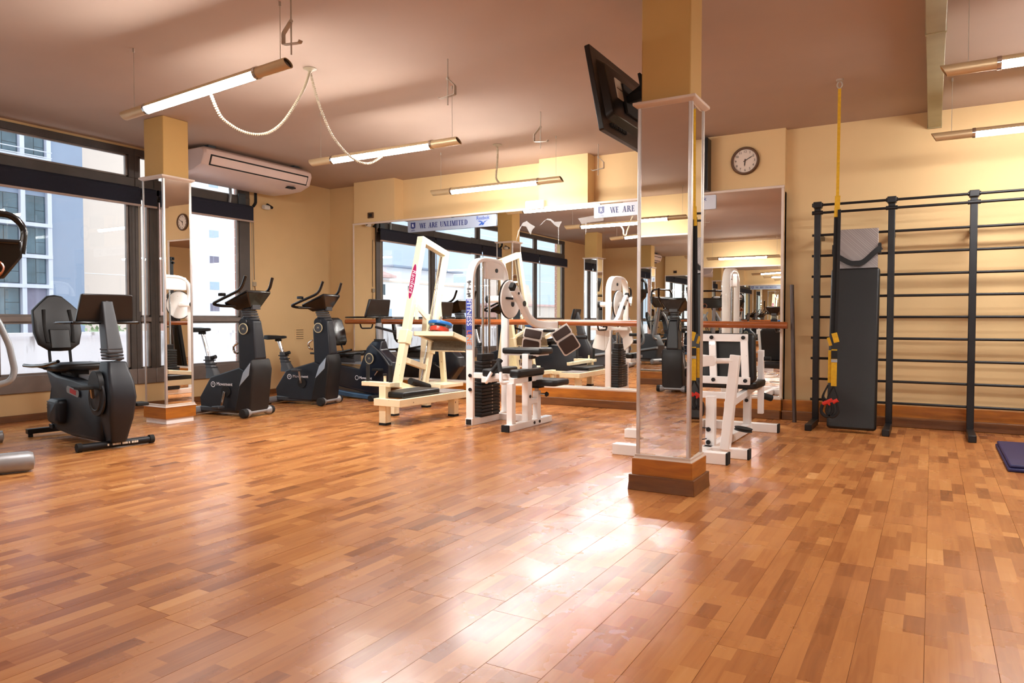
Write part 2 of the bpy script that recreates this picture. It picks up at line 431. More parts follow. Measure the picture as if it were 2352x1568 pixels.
# floor: sub-floor slab, then laminate planks, three printed strips on each
floor = thing('floor', 'orange-brown wood strip floor with blurred lamp reflections', 'floor', kind='structure')
B().lim(XW - 0.1, XR + 0.1, YR - 0.1, YB + 0.1, -0.12, -0.007).build('subfloor', 'plinth_wood', floor, smooth=False)
PW, PL, GAP = 0.1935, 1.285, 0.0003
def plank_geo(rnd, ln=PL):
    vs, fs, tn = [], [], []
    def quad(a, b, c, d, t):
        o = len(vs); vs.extend((a, b, c, d)); fs.append((o, o + 1, o + 2, o + 3)); tn.append(t)
    h = PW / 2 - GAP; e = 0.0008; L2 = ln / 2 - GAP
    for k in range(3):
        x0 = -h + e + k * (2 * h - 2 * e) / 3; x1 = x0 + (2 * h - 2 * e) / 3
        y = -L2 + e; first = True
        while y < L2 - e - 1e-6:
            y2 = min(L2 - e, y + (rnd.uniform(0.08, 0.36) if first else rnd.uniform(0.26, 0.38))); first = False
            if L2 - e - y2 < 0.06: y2 = L2 - e
            quad((x0, y, 0), (x1, y, 0), (x1, y2, 0), (x0, y2, 0), min(1, max(0, rnd.gauss(0.47, 0.165))))
            y = y2
    z1, z2 = -0.0009, -0.007
    ring = [(-h + e, -L2 + e), (h - e, -L2 + e), (h - e, L2 - e), (-h + e, L2 - e)]
    out = [(-h, -L2), (h, -L2), (h, L2), (-h, L2)]
    for i in range(4):
        a, b = ring[i], ring[(i + 1) % 4]; c, d = out[(i + 1) % 4], out[i]
        quad((d[0], d[1], z1), (c[0], c[1], z1), (b[0], b[1], 0), (a[0], a[1], 0), 0.35)
        quad((d[0], d[1], z2), (c[0], c[1], z2), (c[0], c[1], z1), (d[0], d[1], z1), 0.0)
    return vs, fs, tn
def tone_mesh(name, vs, fs, tn):
    me = bpy.data.meshes.new(name); me.from_pydata(vs, [], fs)
    at = me.attributes.new('tone', 'FLOAT', 'FACE'); at.data.foreach_set('value', tn)
    me.materials.append(M['floor_laminate']); return me
rnd = random.Random(3)
variants = [plank_geo(rnd) for _ in range(18)]
vmesh = [tone_mesh('plank', *v) for v in variants]
fwd = V(-math.sin(YAW) * math.cos(PITCH), math.cos(YAW) * math.cos(PITCH), -math.sin(PITCH)); rgt = V(math.cos(YAW), math.sin(YAW), 0); upv = rgt.cross(fwd)
def in_view(p):
    v = p - cam.location; d = v.dot(fwd)
    if d < 0.5: return -1
    x, y = v.dot(rgt) / d * FPX / (IW / 2), v.dot(upv) / d * FPX / (IH / 2)
    return d if abs(x) < 1.08 and abs(y) < 1.1 else -1
cells = []
col = 0
x = -1.4565 - PW * 35
while x < XR:
    y = YR - rnd.uniform(0, PL)
    while y < YB:
        yc = y + PL / 2
        if x > XW - PW and yc - PL / 2 < YB:
            ds = [in_view(V(x, yc + k, 0)) for k in (-0.6, -0.3, 0, 0.3, 0.6)]
            vis = [d for d in ds if d > 0]
            cells.append((min(vis) if vis else 99, x, yc, rnd.randrange(18)))
        y += PL
    x += PW
cells.sort()
for d, x, y, k in cells[:298]:
    o = bpy.data.objects.new('plank', vmesh[k]); C.objects.link(o); o.parent = floor; o.location = (x, y, 0)
vs, fs, tn = [], [], []
for d, x, y, k in cells[298:]:
    a, b, c = variants[k]; o = len(vs)
    vs += [(p[0] + x, p[1] + y, p[2]) for p in a]; fs += [tuple(i + o for i in f) for f in b]; tn += c
o = bpy.data.objects.new('planks', tone_mesh('planks', vs, fs, tn)); C.objects.link(o); o.parent = floor; o['kind'] = 'stuff'

o = B().lim(XW - 0.3, XR + 0.2, YR - 0.2, YB + 0.2, ZC, ZC + 0.15).build('ceiling', 'ceiling_paint', smooth=False)
tag(o, 'pinkish tan painted ceiling above the gym', 'ceiling', kind='structure')

# window wall (left): parapet below the windows, solid ends, head above
wl = B()
WY0, WY1 = -0.48, 6.75
wl.lim(XW - 0.2, XW, WY0, WY1, 0, 0.29).lim(XW - 0.2, XW, WY0, WY1, 3.05, ZC)
wl.lim(XW - 0.2, XW, WY1, YB + 0.2, 0, ZC).lim(XW - 0.2, XW, YR - 0.2, WY0, 0, ZC)
tag(wl.build('wall_left', 'wall_paint', smooth=False), 'beige window wall at the left of the gym', 'wall', kind='structure')
tag(B().lim(XW, XW + 0.025, YR, 7.9, 0, 0.07).build('baseboard_left', 'plinth_wood', bevel=0.003), 'dark wood baseboard under the windows', 'baseboard', kind='structure')

# back wall with pilasters; the mirror hangs on the lower, thicker part
wb = B()
wb.lim(XW - 0.2, -1.36, YB, YB + 0.2, 0, ZC)
wb.lim(-7.46, -1.37, PF + 0.012, YB, 0, 2.42)
for a, b in ((-7.46, -6.69), (-4.335, -3.66), (-2.42, -1.37)): wb.lim(a, b, PF, YB, 0, ZC)
tag(wb.build('wall_back', 'wall_paint', smooth=False), 'beige back wall with pilasters above the mirror', 'wall', kind='structure')
tag(B().lim(-1.37, XR + 0.2, 8.2, 8.4, 0, ZC).build('wall_back_right', 'wall_paint', smooth=False), 'beige wall behind the black wall bars', 'wall', kind='structure')
tag(B().lim(XR, XR + 0.2, YR, YB + 0.1, 0, ZC).build('wall_right', 'wall_paint', smooth=False), 'beige wall out of frame at the right', 'wall', kind='structure')
tag(B().lim(XW - 0.2, XR + 0.2, YR - 0.2, YR, 0, ZC).build('wall_rear', 'wall_paint', smooth=False), 'beige wall behind the viewer seen in the mirrors', 'wall', kind='structure')
def baseboard(name, label, x0, x1, y, face=-1):
    t = thing(name, label, 'baseboard', (0, 0, 0), kind='structure')
    t1 = 0.13 if face < 0 else -0.13
    B().lim(x0, x1, min(y + 0.05 * -face, y + t1), max(y + 0.05 * -face, y + t1), 0.0, 0.205).build('board', 'base_wood', t, bevel=0.003)
    B().lim(x0, x1, min(y, y + 0.05 * -face), max(y, y + 0.05 * -face), 0, 0.095).build('plinth', 'plinth_wood', t, bevel=0.006)
    return t
b = baseboard('baseboard_back', 'orange wood baseboard with dark plinth under the wall mirror', -7.46, -1.37, 7.93)
B().lim(-7.46, -1.37, 7.98, PF, 0.205, 0.225).build('ledge', 'white_trim', b, bevel=0.003)
baseboard('baseboard_right', 'orange wood baseboard behind the black wall bars', -1.36, XR, 7.98)
baseboard('baseboard_rear', 'orange wood baseboard along the wall behind the viewer', -6.9, XR, YR + 0.18, 1)

# ------------------------------------------------------------------ windows, blinds
XF = -8.125
def window(name, y0, y1, end0=0.05, end1=0.05, crank=False):
    t = thing(name, {'window_1': 'dark framed window bay beside the beige wall corner', 'window_2': 'dark framed window bay behind the recumbent bike, grey building outside',
                     'window_3': 'dark framed window bay left of the frame, seen in the mirror', 'window_4': 'dark framed window bay seen in the wall mirror',
                     'window_5': 'last dark framed window bay, seen in the wall mirror'}[name], 'window', kind='structure')
    f = B()
    f.lim(XF - 0.07, XF + 0.005, y0, y0 + end0, 0.46, 3.06).lim(XF - 0.07, XF + 0.005, y1 - end1, y1, 0.46, 3.06)
    f.lim(XF - 0.075, XF + 0.01, y0, y1, 2.985, 3.06)
    f.build('frame', 'window_frame', t, bevel=0.004)
    B().lim(XF - 0.075, XF + 0.012, y0, y1, 2.50, 2.722).build('transom_bar', 'window_frame', t, bevel=0.008)
    B().lim(XF - 0.06, XF + 0.012, y0 + end0, y1 - end1, 1.03, 1.09).build('mid_rail', 'window_frame_light', t, bevel=0.006)
    B().lim(XF - 0.12, XF + 0.01, y0, y1, 0.29, 0.475).build('sill', 'window_frame_light', t, bevel=0.01)
    a, b = y0 + end0, y1 - end1
    g = B()
    for z0, z1 in ((0.475, 1.03), (1.09, 2.5), (2.722, 2.985)):
        for q in ((a, a + 0.028, z0, z1), (b - 0.028, b, z0, z1), (a, b, z0, z0 + 0.02), (a, b, z1 - 0.02, z1)):
            g.lim(XF - 0.05, XF - 0.012, *q)
    g.build('sash', 'window_frame_light', t, bevel=0.003)
    for z0, z1 in ((0.475, 1.03), (1.09, 2.5), (2.722, 2.985)):
        B().lim(XF - 0.034, XF - 0.028, a + 0.01, b - 0.01, z0 + 0.005, z1 - 0.005).build('pane', 'window_glass', t, smooth=False)
    if crank:
        B().tube(spline([(XF + 0.02, y1 - 0.35, 2.55), (XF + 0.04, y1 - 0.34, 2.7), (XF + 0.02, y1 - 0.33, 2.83)]), 0.02, 8).build('opener', 'grey_tube', t)
        B().lim(XF + 0.01, XF + 0.03, y1 - 0.2, y1 - 0.08, 2.58, 2.76).build('vent_box', 'far_frame', t, bevel=0.006)
    return t
window('window_1', 5.10, WY1, 0.055, 0.17, True)
window('window_2', 3.58, 5.10, 0.055, 0.07)
window('window_3', 2.33, 3.58)
window('window_4', 1.07, 2.33)
window('window_5', WY0, 1.07, 0.1, 0.055)
def blind(y0, y1, label):
    t = thing('roller_blind', label, 'blind', (XF + 0.06, 0, 0), group='rolled up roller blinds over the windows')
    B().cyl((0, y0, 2.575), (0, y1, 2.575), 0.036, 16).build('roller', 'blind_fabric', t)
    B().lim(0.030, 0.034, y0, y1, 2.405, 2.578).build('fabric', 'blind_fabric', t)
    B().lim(0.018, 0.046, y0, y1, 2.382, 2.407).build('bottom_bar', 'blind_bar', t, bevel=0.005)
    B().lim(-0.06, 0.02, y1 - 0.008, y1, 2.54, 2.61).build('bracket', 'blind_bar', t, bevel=0.002)
    B().tube([(0.02, y1 - 0.02, 2.56), (0.02, y1 - 0.025, 1.15)], 0.006, 6).build('pull_cord', 'conduit', t)
blind(5.16, 6.74, 'navy roller blind rolled up over the window nearest the beige corner')
blind(3.6, 5.12, 'navy roller blind rolled up over the window behind the recumbent bike')
blind(2.0, 3.56, 'navy roller blind seen only in the mirror, next to the left frame edge window')
blind(1.08, 1.96, 'narrow navy roller blind seen only in the mirror')
blind(-0.46, 1.04, 'navy roller blind over the last window seen in the mirror')

# ------------------------------------------------------------------ mirror-clad pillars
def pillar(label, x0, x1, y0, y1, zt, zb, proud, zw, zwhite=0, skew=0):
    t = thing('pillar', label, 'pillar', ((x0 + x1) / 2, (y0 + y1) / 2, 0), kind='structure')
    a, b = (x1 - x0) / 2, (y1 - y0) / 2
    B().lim(-a + 0.012, a - 0.012, -b + 0.012, b - 0.012, 0.0, ZC).build('shaft', 'pillar_paint', t, bevel=0.008)
    for s, d in (((0, -1), 0), ((0, 1), 0), ((1, 0), 1), ((-1, 0), 1)):
        if d == 0: q = B().lim(-a + 0.018, a - 0.018, min(s[1] * b, s[1] * (b - 0.008)), max(s[1] * b, s[1] * (b - 0.008)), zb, zt)
        else: q = B().lim(min(s[0] * a, s[0] * (a - 0.008)), max(s[0] * a, s[0] * (a - 0.008)), -b + 0.018, b - 0.018, zb, zt)
        o_ = q.build('mirror_panel', 'mirror_glass', t, smooth=False)
        if skew and s == (1, 0):                       # this pane is glued on slightly askew
            o_.data.transform(Matrix.Translation((a - .002, 0, 0)) @ Matrix.Rotation(math.radians(skew), 4, 'Z') @ Matrix.Translation((-a + .004, 0, 0)))
    for i in (-1, 1):
        for j in (-1, 1):
            B().box((i * (a - 0.007), j * (b - 0.007), (zt + zb) / 2), (0.024, 0.024, zt - zb)).build('corner_strip', 'aluminium', t, bevel=0.004)
    def ring(name, z0, z1, e0, e1, m):
        o_ = B().loft([[(i * (a + e), j * (b + e), z) for i, j in ((-1, -1), (1, -1), (1, 1), (-1, 1))] for e, z in ((e0, z0), (e1, z0 + (z1 - z0) * .5), (e1, z1))])
        return o_.build(name, m, t, bevel=0.003)
    ring('top_moulding', zt - 0.004, zt + 0.03, 0.004, 0.03, 'white_trim')
    ring('bottom_moulding', zb - 0.025, zb + 0.004, 0.024, 0.012, 'white_trim')
    ring('base_board', zwhite + 0.085 if not zwhite else zwhite, zb - 0.02, proud * 0.55, proud * 0.55, 'base_wood')
    if zwhite: ring('plinth', 0, zwhite + 0.002, 0.0, 0.0, 'white_enamel')
    else: ring('plinth', 0, 0.095, proud, proud * 0.9, 'plinth_wood')
    return t
pm = pillar('beige pillar clad in mirrors on an orange wood base, nearest the viewer', -1.575, -1.245, 4.24, 4.50, 2.35, 0.215, 0.045, 0, skew=1.9)
pl = pillar('beige pillar clad in mirrors on a white plinth beside the windows', -6.965, -6.63, 4.46, 4.77, 2.468, 0.195, 0.03, 0, 0.055)
pr_ = pillar('beige mirror-clad pillar by the windows, seen only in the wall mirror', -7.02, -6.685, 0.42, 0.75, 2.476, 0.195, 0.03, 0, 0.055)

# ------------------------------------------------------------------ wall mirror, barre, banners
def mirror_wall(name, label, panels, y, z0, z1, facing):
    t = thing(name, label, 'mirror', (0, y, 0))
    d = 0.014 * facing
    for x0, x1, rot in panels:
        o_ = B().lim(-(x1 - x0) / 2 + 0.001, (x1 - x0) / 2 - 0.001, -0.003, 0.003, z0, z1).build('mirror_panel', 'mirror_glass', t, smooth=False)
        o_.location = ((x0 + x1) / 2, d, 0); o_.rotation_euler = (0, 0, math.radians(rot))
    X0, X1 = panels[0][0], panels[-1][1]
    B().lim(X0 - 0.03, X1 + 0.03, min(0, 2.2 * d), max(0, 2.2 * d), z1, z1 + 0.028).build('top_frame', 'white_trim', t, bevel=0.004)
    for xx in (X0 - 0.014, X1 + 0.014): B().lim(xx - 0.014, xx + 0.014, min(0, 2 * d), max(0, 2 * d), z0, z1).build('side_frame', 'white_trim', t, bevel=0.004)
    B().lim(X0, X1, min(0, 2 * d), max(0, 2 * d), z0 - 0.005, z0 + 0.012).build('bottom_frame', 'aluminium', t, bevel=0.003)
    return t
mirror_wall('wall_mirror', 'huge wall mirror in three panels across the back wall behind the machines', [(-7.43, -5.36, 0.5), (-5.36, -3.42, 0.1), (-3.42, -1.40, 0.0)], PF - 0.004, 0.225, 2.455, -1)
mirror_wall('wall_mirror', 'wall mirror on the wall behind the viewer, seen only as a reflection', [(-6.6, -4.4, 0), (-4.4, -2.2, 0.1), (-2.2, 0.0, 0.0), (0, 2.2, 0)], YR + 0.004, 0.225, 2.42, 1)

t = thing('ballet_barre', 'round brown wooden barre running along the big wall mirror', 'barre', (0, 7.93, 1.03))
B().tube([(-7.47, 0, 0.0), (-4.5, 0, -0.004), (-1.30, 0, -0.034)], 0.036, 14).build('rail', 'barre_wood', t)
for xx in (-7.2, -5.4, -3.45, -1.42):
    B().tube(fillet([(xx, 0, -0.03), (xx, 0.03, -0.1), (xx, 0.145, -0.1)], 0.03), 0.011, 8).build('bracket', 'dark_steel', t)

# high-contrast serif capitals built as polygons (unit height)
def serif(ch):
    P = []; T, n, s = 0.22, 0.085, 0.07
    r = lambda x0, y0, x1, y1: P.append([(x0, y0), (x1, y0), (x1, y1), (x0, y1)])
    d = lambda x0, y0, x1, y1, w_: P.append([(x0, y0), (x0 + w_, y0), (x1 + w_, y1), (x1, y1)])
    def bowl(cx, cy, a, b, t0, t1, wx, wy, k=10):
        for i in range(k):
            u, v = [math.radians(t0 + (t1 - t0) * (i + j) / k) for j in (0, 1)]
            P.append([(cx + a * math.cos(u), cy + b * math.sin(u)), (cx + a * math.cos(v), cy + b * math.sin(v)),
                      (cx + (a - wx) * math.cos(v), cy + (b - wy) * math.sin(v)), (cx + (a - wx) * math.cos(u), cy + (b - wy) * math.sin(u))])
    W = 0.7
    if ch == 'W':
        W = 1.12; d(0.36, 0, 0.08, 1, -T + 0.4 - 0.2 + 0.0 if 0 else T - 0.02); d(0.42, 0, 0.62, 1, n); d(0.84, 0, 0.56, 1, T - 0.02); d(0.9, 0, 1.06, 1, n)
        r(0, 1 - s, 0.34, 1); r(0.5, 1 - s, 0.8, 1); r(0.94, 1 - s, 1.18, 1)
    elif ch == 'E':
        r(0.08, 0, 0.08 + T, 1); r(0, 0, 0.6, s); r(0, 1 - s, 0.58, 1); r(0.2, 0.49, 0.46, 0.49 + s); r(0.56, 0, 0.6, 0.26); r(0.54, 0.76, 0.58, 1); r(0.43, 0.38, 0.46, 0.63)
    elif ch == 'A':
        W = 0.85; d(0.1, 0, 0.42, 1, n); d(0.58, 0, 0.36, 1, T); r(0.2, 0.3, 0.6, 0.3 + s); r(0, 0, 0.26, s); r(0.48, 0, 0.88, s)
    elif ch == 'R':
        W = 0.8; r(0.08, 0, 0.08 + T, 1); r(0, 0, 0.36, s); r(0, 1 - s, 0.34, 1); r(0.25, 0.47, 0.36, 0.47 + s); bowl(0.34, 0.745, 0.32, 0.255, -90, 90, T * .9, s); d(0.6, 0, 0.36, 0.5, T); r(0.7, 0, 0.86, s)
    elif ch == 'U':
        W = 0.82; r(0.08, 0.26, 0.08 + T, 1); r(0.66, 0.26, 0.66 + n, 1); bowl(0.4, 0.27, 0.32, 0.27, 180, 360, 0.13, 0.06); r(0, 1 - s, 0.36, 1); r(0.56, 1 - s, 0.84, 1)
    elif ch == 'N':
        W = 0.85; r(0.1, 0, 0.1 + n, 1); r(0.68, 0, 0.68 + n, 1); d(0.52, 0, 0.1, 1, T + 0.02); r(0, 0, 0.26, s); r(0, 1 - s, 0.28, 1); r(0.56, 1 - s, 0.84, 1)
    elif ch == 'L':
        W = 0.64; r(0.08, 0, 0.08 + T, 1); r(0, 0, 0.6, s); r(0, 1 - s, 0.38, 1); r(0.56, 0, 0.6, 0.3)
    elif ch == 'I':
        W = 0.42; r(0.1, 0, 0.1 + T, 1); r(0, 0, 0.4, s); r(0, 1 - s, 0.4, 1)
    elif ch == 'M':
        W = 1.02; r(0.1, 0, 0.1 + n, 1); r(0.72, 0, 0.72 + T, 1); d(0.38, 0, 0.08, 1, T); d(0.44, 0, 0.72, 1, n); r(0, 0, 0.26, s); r(0.64, 0, 1.0, s); r(0, 1 - s, 0.2, 1); r(0.8, 1 - s, 1, 1)
    elif ch == 'T':
        W = 0.72; r(0.26, 0, 0.26 + T, 1); r(0.16, 0, 0.56, s); r(0, 1 - s, 0.72, 1); r(0, 0.72, 0.04, 1); r(0.68, 0.72, 0.72, 1)
    elif ch == 'D':
        W = 0.84; r(0.08, 0, 0.08 + T, 1); r(0, 0, 0.4, s); r(0, 1 - s, 0.4, 1); bowl(0.36, 0.5, 0.42, 0.5, -90, 90, T, s, 14)
    elif ch == ' ': W = 0.4
    return P, W + 0.1
def serif_text(name, string, h, width, m, parent, x0, y, z0):
    tot = sum(serif(c)[1] for c in string); kx = width / tot; b = B(); x = x0
    for c in string:
        P, W = serif(c)
        for pl_ in P: b.prism([(x + u * kx, z0 + v * h) for u, v in pl_], 'y', y - 0.0012, y)
        x += W * kx
    return b.build(name, m, parent, smooth=False)
def banner(label, x0, x1, mat_, pattern):
    t = thing('banner', label, 'banner', ((x0 + x1) / 2, PF - 0.034, 2.365), group='sponsor banners along the mirror top')
    L_ = (x1 - x0) / 2; h = 0.078
    B().prism(rr(2 * L_, 2 * h, 0.012), 'y', 0.0, 0.004).build('sheet', mat_, t)
    y = -0.0006
    B().prism([(-L_ + 0.055, -0.02), (-L_ + 0.055, 0.055), (-L_ + 0.085, 0.055), (-L_ + 0.093, 0.045), (-L_ + 0.101, 0.055), (-L_ + 0.135, 0.055), (-L_ + 0.135, -0.02), (-L_ + 0.095, -0.034)], 'y', y - 0.001, y).build('shield', 'ink_blue', t, smooth=False)
    text('shield_letter', 'R', 0.062, 'label_white', t, frame_mx((-L_ + 0.095, y - 0.002, 0.01), (1, 0, 0), (0, 0, 1)))
    b_ = B(); b_.lim(-L_ + 0.06, -L_ + 0.13, y - 0.001, y, -0.062, -0.056).lim(-L_ + 0.07, -L_ + 0.12, y - 0.001, y, -0.05, -0.045); b_.build('shield_line', 'ink_blue', t, smooth=False)
    serif_text('lettering', 'WE ARE UNLIMITED', 0.072, 0.82, 'ink_blue', t, -L_ + 0.205, y, -0.034)
    text('wordmark', 'Reebok', 0.07, 'logo_blue', t, frame_mx((L_ - 0.21, y - 0.001, 0.04), (1, 0, 0), (0, 0, 1)), extrude=0.001, spacing=0.95)
    dl = B()
    for poly in ([(-0.085, 0.006), (-0.045, 0.006), (0.005, -0.014), (-0.012, -0.022)], [(0.012, -0.012), (0.09, 0.014), (0.045, -0.008), (0.03, -0.022)],
                 [(-0.072, -0.054), (-0.036, -0.054), (0.0, -0.03), (-0.012, -0.012)], [(-0.024, -0.054), (0.008, -0.054), (0.026, -0.026), (0.008, -0.018)]):
        dl.prism([(L_ - 0.21 + u, v) for u, v in poly], 'y', y - 0.001, y)
    dl.build('delta_mark', 'logo_blue', t, smooth=False)
    if pattern:
        for k, z in enumerate((0.066, 0.036, -0.036, -0.066)):
            text('small_print', 'we are unlimited   we are unlimited   we are unlimited', 0.017, 'banner_grey', t, frame_mx((0.02 * (k % 2) + 0.1, y - 0.0005, z), (1, 0, 0), (0, 0, 1)), extrude=0.0002)
    return t
banner('grey blue sponsor banner at the left end of the mirror top, above the cream machine', -6.42, -4.95, 'banner_grey', False)
banner('white sponsor banner on the mirror top, cut in two by the near pillar', -3.56, -2.09, 'banner_white', True)
for pts, x0 in (([(0, -0.24), (0.03, -0.1), (0.1, -0.0), (0.16, 0.02), (0.21, -0.02), (0.28, -0.06), (0.24, -0.1), (0.215, -0.16), (0.19, -0.12), (0.15, -0.05), (0.08, -0.04)], -4.66),
                ([(0, -0.06), (0.06, 0.0), (0.12, 0.03), (0.17, 0.02), (0.22, -0.02), (0.32, -0.02), (0.28, -0.09), (0.278, -0.3), (0.27, -0.3), (0.268, -0.09), (0.22, -0.06), (0.16, -0.0), (0.1, 0.015)], -4.32),
                ([(0, 0), (0.2, 0.02), (0.34, 0.04), (0.34, -0.05), (0.12, -0.06), (0.11, -0.2), (0.1, -0.2), (0.098, -0.07), (0.05, -0.07)], -3.78)):
    tag(B().prism([(u, v) for u, v in pts], 'y', -0.0005, 0.0005).build('torn_tape', 'torn_film', smooth=False), {-4.66: 'leftmost torn strip of clear tape left on the mirror', -4.32: 'middle torn strip of clear tape left on the mirror', -3.78: 'torn strip of clear tape hanging under the white banner'}[x0], 'tape', 'torn tape left on the mirror').location = (x0, PF - 0.024, 2.30)

# ------------------------------------------------------------------ suspended fluorescent lamps
def lamp(label, x0, y, zl=2.61, zr=2.61, group='suspended tube lamps', lit='lit_diffuser'):
    """tube lamp hung on two wires: metal tube with open slanted ends, lit diffuser in the middle"""
    t = thing('pendant_lamp', label, 'lamp', (x0 + 0.885, y, (zl + zr) / 2), group=group)
    L_ = 0.885; R_ = 0.036; sl = (zr - zl) / (2 * L_)
    P = lambda u: (u, 0, u * sl)
    q0, q1 = -L_ + 0.29, L_ - 0.29
    def pipe(a, b, cut, name):
        ring = lambda u, r, c: [(u + (c * math.sin(ang)), r * math.cos(ang), u * sl + r * math.sin(ang)) for ang in [2 * math.pi * i / 20 for i in range(20)]]
        B().loft([ring(a, R_, 0), ring(b, R_, cut), ring(b, R_ - 0.004, cut), ring(b + (-0.03 if b > a else 0.03), R_ - 0.004, cut)], cap=False).build(name, 'lamp_metal', t)
        B().loft([ring(b + (-0.012 if b > a else 0.012), R_ - 0.004, cut), ring(b + (-0.02 if b > a else 0.02), R_ - 0.004, cut)]).build('end_plug', 'gloss_black', t)
    pipe(q1, L_, -0.02, 'housing'); pipe(q0, -L_, -0.02, 'housing')
    arc = lambda u, r, a0, a1, n: [(u, r * math.cos(math.radians(a0 + (a1 - a0) * i / n)), u * sl + r * math.sin(math.radians(a0 + (a1 - a0) * i / n))) for i in range(n + 1)]
    B().loft([arc(q0, R_ + .001, -184, 4, 20), arc(q1, R_ + .001, -184, 4, 20)]).build('diffuser', lit, t)
    B().loft([arc(q, R_ + .003, 3, 177, 12) + arc(q, R_ + .0012, 177, 3, 12) for q in (q0, q1)]).build('reflector', 'lamp_metal', t)
    for q in (q0, q1): B().tube([P(q - 0.012), P(q + 0.012)], R_ + 0.006, 20).build('collar', 'chrome', t)
    for u in (-L_ + 0.13, L_ - 0.07):
        top = ZC - (zl + zr) / 2
        B().tube([(u, 0, u * sl + R_), (u, 0, top)], 0.0022, 5).build('wire', 'galvanised', t)
        B().cyl((u, 0, top - 0.03), (u, 0, top), 0.008, 8).build('wire_anchor', 'galvanised', t)
    return t
lamp('tube lamp hanging nearest the viewer, over the recumbent bike', -5.34, 3.28, 2.605, 2.69)
lamp('second tube lamp of the left row, with a looped cable above it', -5.345, 5.2)
lamp('third tube lamp of the left row, hanging before the wall mirror', -5.33, 7.18)
lamp('tube lamp at the top right edge, right of the ceiling duct', 0.04, 5.3, lit='lit_diffuser_dim')
lamp('lower tube lamp at the right edge, near the end of the ceiling duct', -0.01, 7.16, lit='lit_diffuser_dim')
lamp('tube lamp of the right row out of frame at the right', 0.02, 3.3, lit='lit_diffuser_dim')
lamp('tube lamp of the right row behind the viewer', 0.02, -2.25, lit='lit_diffuser_dim')
lamp('tube lamp behind the viewer, seen as the last lit line in the mirror', -4.98, -2.25, lit='lit_diffuser_dim')

def cable(label, paths, canopy):
    t = thing('lamp_cable', label, 'cable', canopy)
    o_ = Vector(canopy)
    B().lathe([(0.05, 0), (0.055, -0.006), (0.03, -0.014), (0.012, -0.03), (0.0, -0.032)], n=18).build('ceiling_rose', 'conduit', t)
    for p in paths:
        pts = spline([Vector(q) - o_ for q in p], 6)
        # resample evenly so the corrugations are regular
        seg = [0]
        for a, b in zip(pts, pts[1:]): seg.append(seg[-1] + (b - a).length)
        n = int(seg[-1] / 0.0085); out = []; j = 0
        for i in range(n + 1):
            s_ = seg[-1] * i / n
            while j < len(seg) - 2 and seg[j + 1] < s_: j += 1
            f = (s_ - seg[j]) / max(1e-6, seg[j + 1] - seg[j]); out.append(pts[j].lerp(pts[j + 1], f))
        B().tube(out, 0.0125, 8, scales=[1.0 if i % 2 else 0.68 for i in range(n + 1)]).build('corrugated_cord', 'conduit', t)
cable('twin corrugated lamp cables looping from one ceiling rose to two lamps',
      [[(-4.387, 4.26, 3.07), (-4.335, 4.15, 2.90), (-4.325, 4.04, 2.735), (-4.347, 3.937, 2.578), (-4.37, 3.83, 2.48), (-4.388, 3.72, 2.439), (-4.401, 3.61, 2.436), (-4.405, 3.506, 2.46), (-4.388, 3.4, 2.503), (-4.36, 3.3, 2.63)],
       [(-4.387, 4.26, 3.07), (-4.43, 4.363, 2.923), (-4.46, 4.467, 2.792), (-4.465, 4.57, 2.652), (-4.46, 4.673, 2.562), (-4.436, 4.777, 2.485), (-4.42, 4.88, 2.455), (-4.40, 4.983, 2.462), (-4.37, 5.087, 2.528), (-4.39, 5.19, 2.60)]], (-4.387, 4.26, ZC))
cable('short corrugated cable dropping from its ceiling rose to the third lamp',
      [[(-4.394, 7.18, 3.08), (-4.388, 7.18, 3.02), (-4.39, 7.18, 2.92), (-4.40, 7.18, 2.82), (-4.41, 7.18, 2.72), (-4.394, 7.18, 2.675), (-4.35, 7.18, 2.63)]], (-4.394, 7.18, ZC))

def hook(label, x, y, s):
    """threaded rod with a bent strip hanger"""
    t = thing('ceiling_hanger', label, 'hanger', (x, y, ZC), group='bent steel hangers on ceiling rods')
    B().cyl((0, 0, 0), (0, 0, -0.36), 0.005, 8).build('rod', 'galvanised', t)
    B().cyl((0, 0, -0.158), (0, 0, -0.142), 0.012, 6).build('nut', 'galvanised', t)
    B().sweep([(0.016, 0.002), (-0.016, 0.002), (-0.016, -0.002), (0.016, -0.002)], fillet([(0, 0, -0.15), (s * 0.07, 0, -0.215), (s * 0.07, 0, -0.285), (-s * 0.075, 0, -0.30), (-s * 0.085, 0, -0.285)], 0.006, 2), (0, 1, 0)).build('strip', 'galvanised', t)
hook('bent steel hanger at the top edge, above the nearest lamp', -3.53, 3.27, -1)
hook('bent steel hanger on its rod above the second lamp', -3.30, 4.65, 1)
hook('bent steel hanger between the second lamp and the television', -3.34, 6.27, -1)
hook('thin far hanger near the back wall, left of the television corner', -3.37, 7.75, 1)

# ceiling duct
t = thing('ceiling_duct', 'grey-green sheet metal duct running along the ceiling at the right', 'duct', (0, 0, ZC))
for a, b in ((2.0, 4.4), (4.4, 5.5), (5.5, 8.2)):
    B().lim(-0.062, 0.052, a + 0.004, b - 0.004, -0.17, 0).build('duct_section', 'duct_paint', t, bevel=0.004)
for yy in (4.4, 5.5, 8.16): B().lim(-0.066, 0.056, yy - 0.014, yy + 0.014, -0.174, 0).build('joint', 'duct_paint', t, bevel=0.003)
t = thing('cable_conduit', 'thin pale conduits on the ceiling meeting the near pillar', 'conduit', (-1.62, 4.3, ZC))
B().tube([(0.03, 0.02, -0.012), (-0.06, -0.7, -0.012)], 0.012, 8).build('pipe', 'conduit', t)
B().tube([(0.03, 0.06, -0.014), (-0.16, -0.5, -0.014)], 0.009, 8).build('pipe', 'galvanised', t)

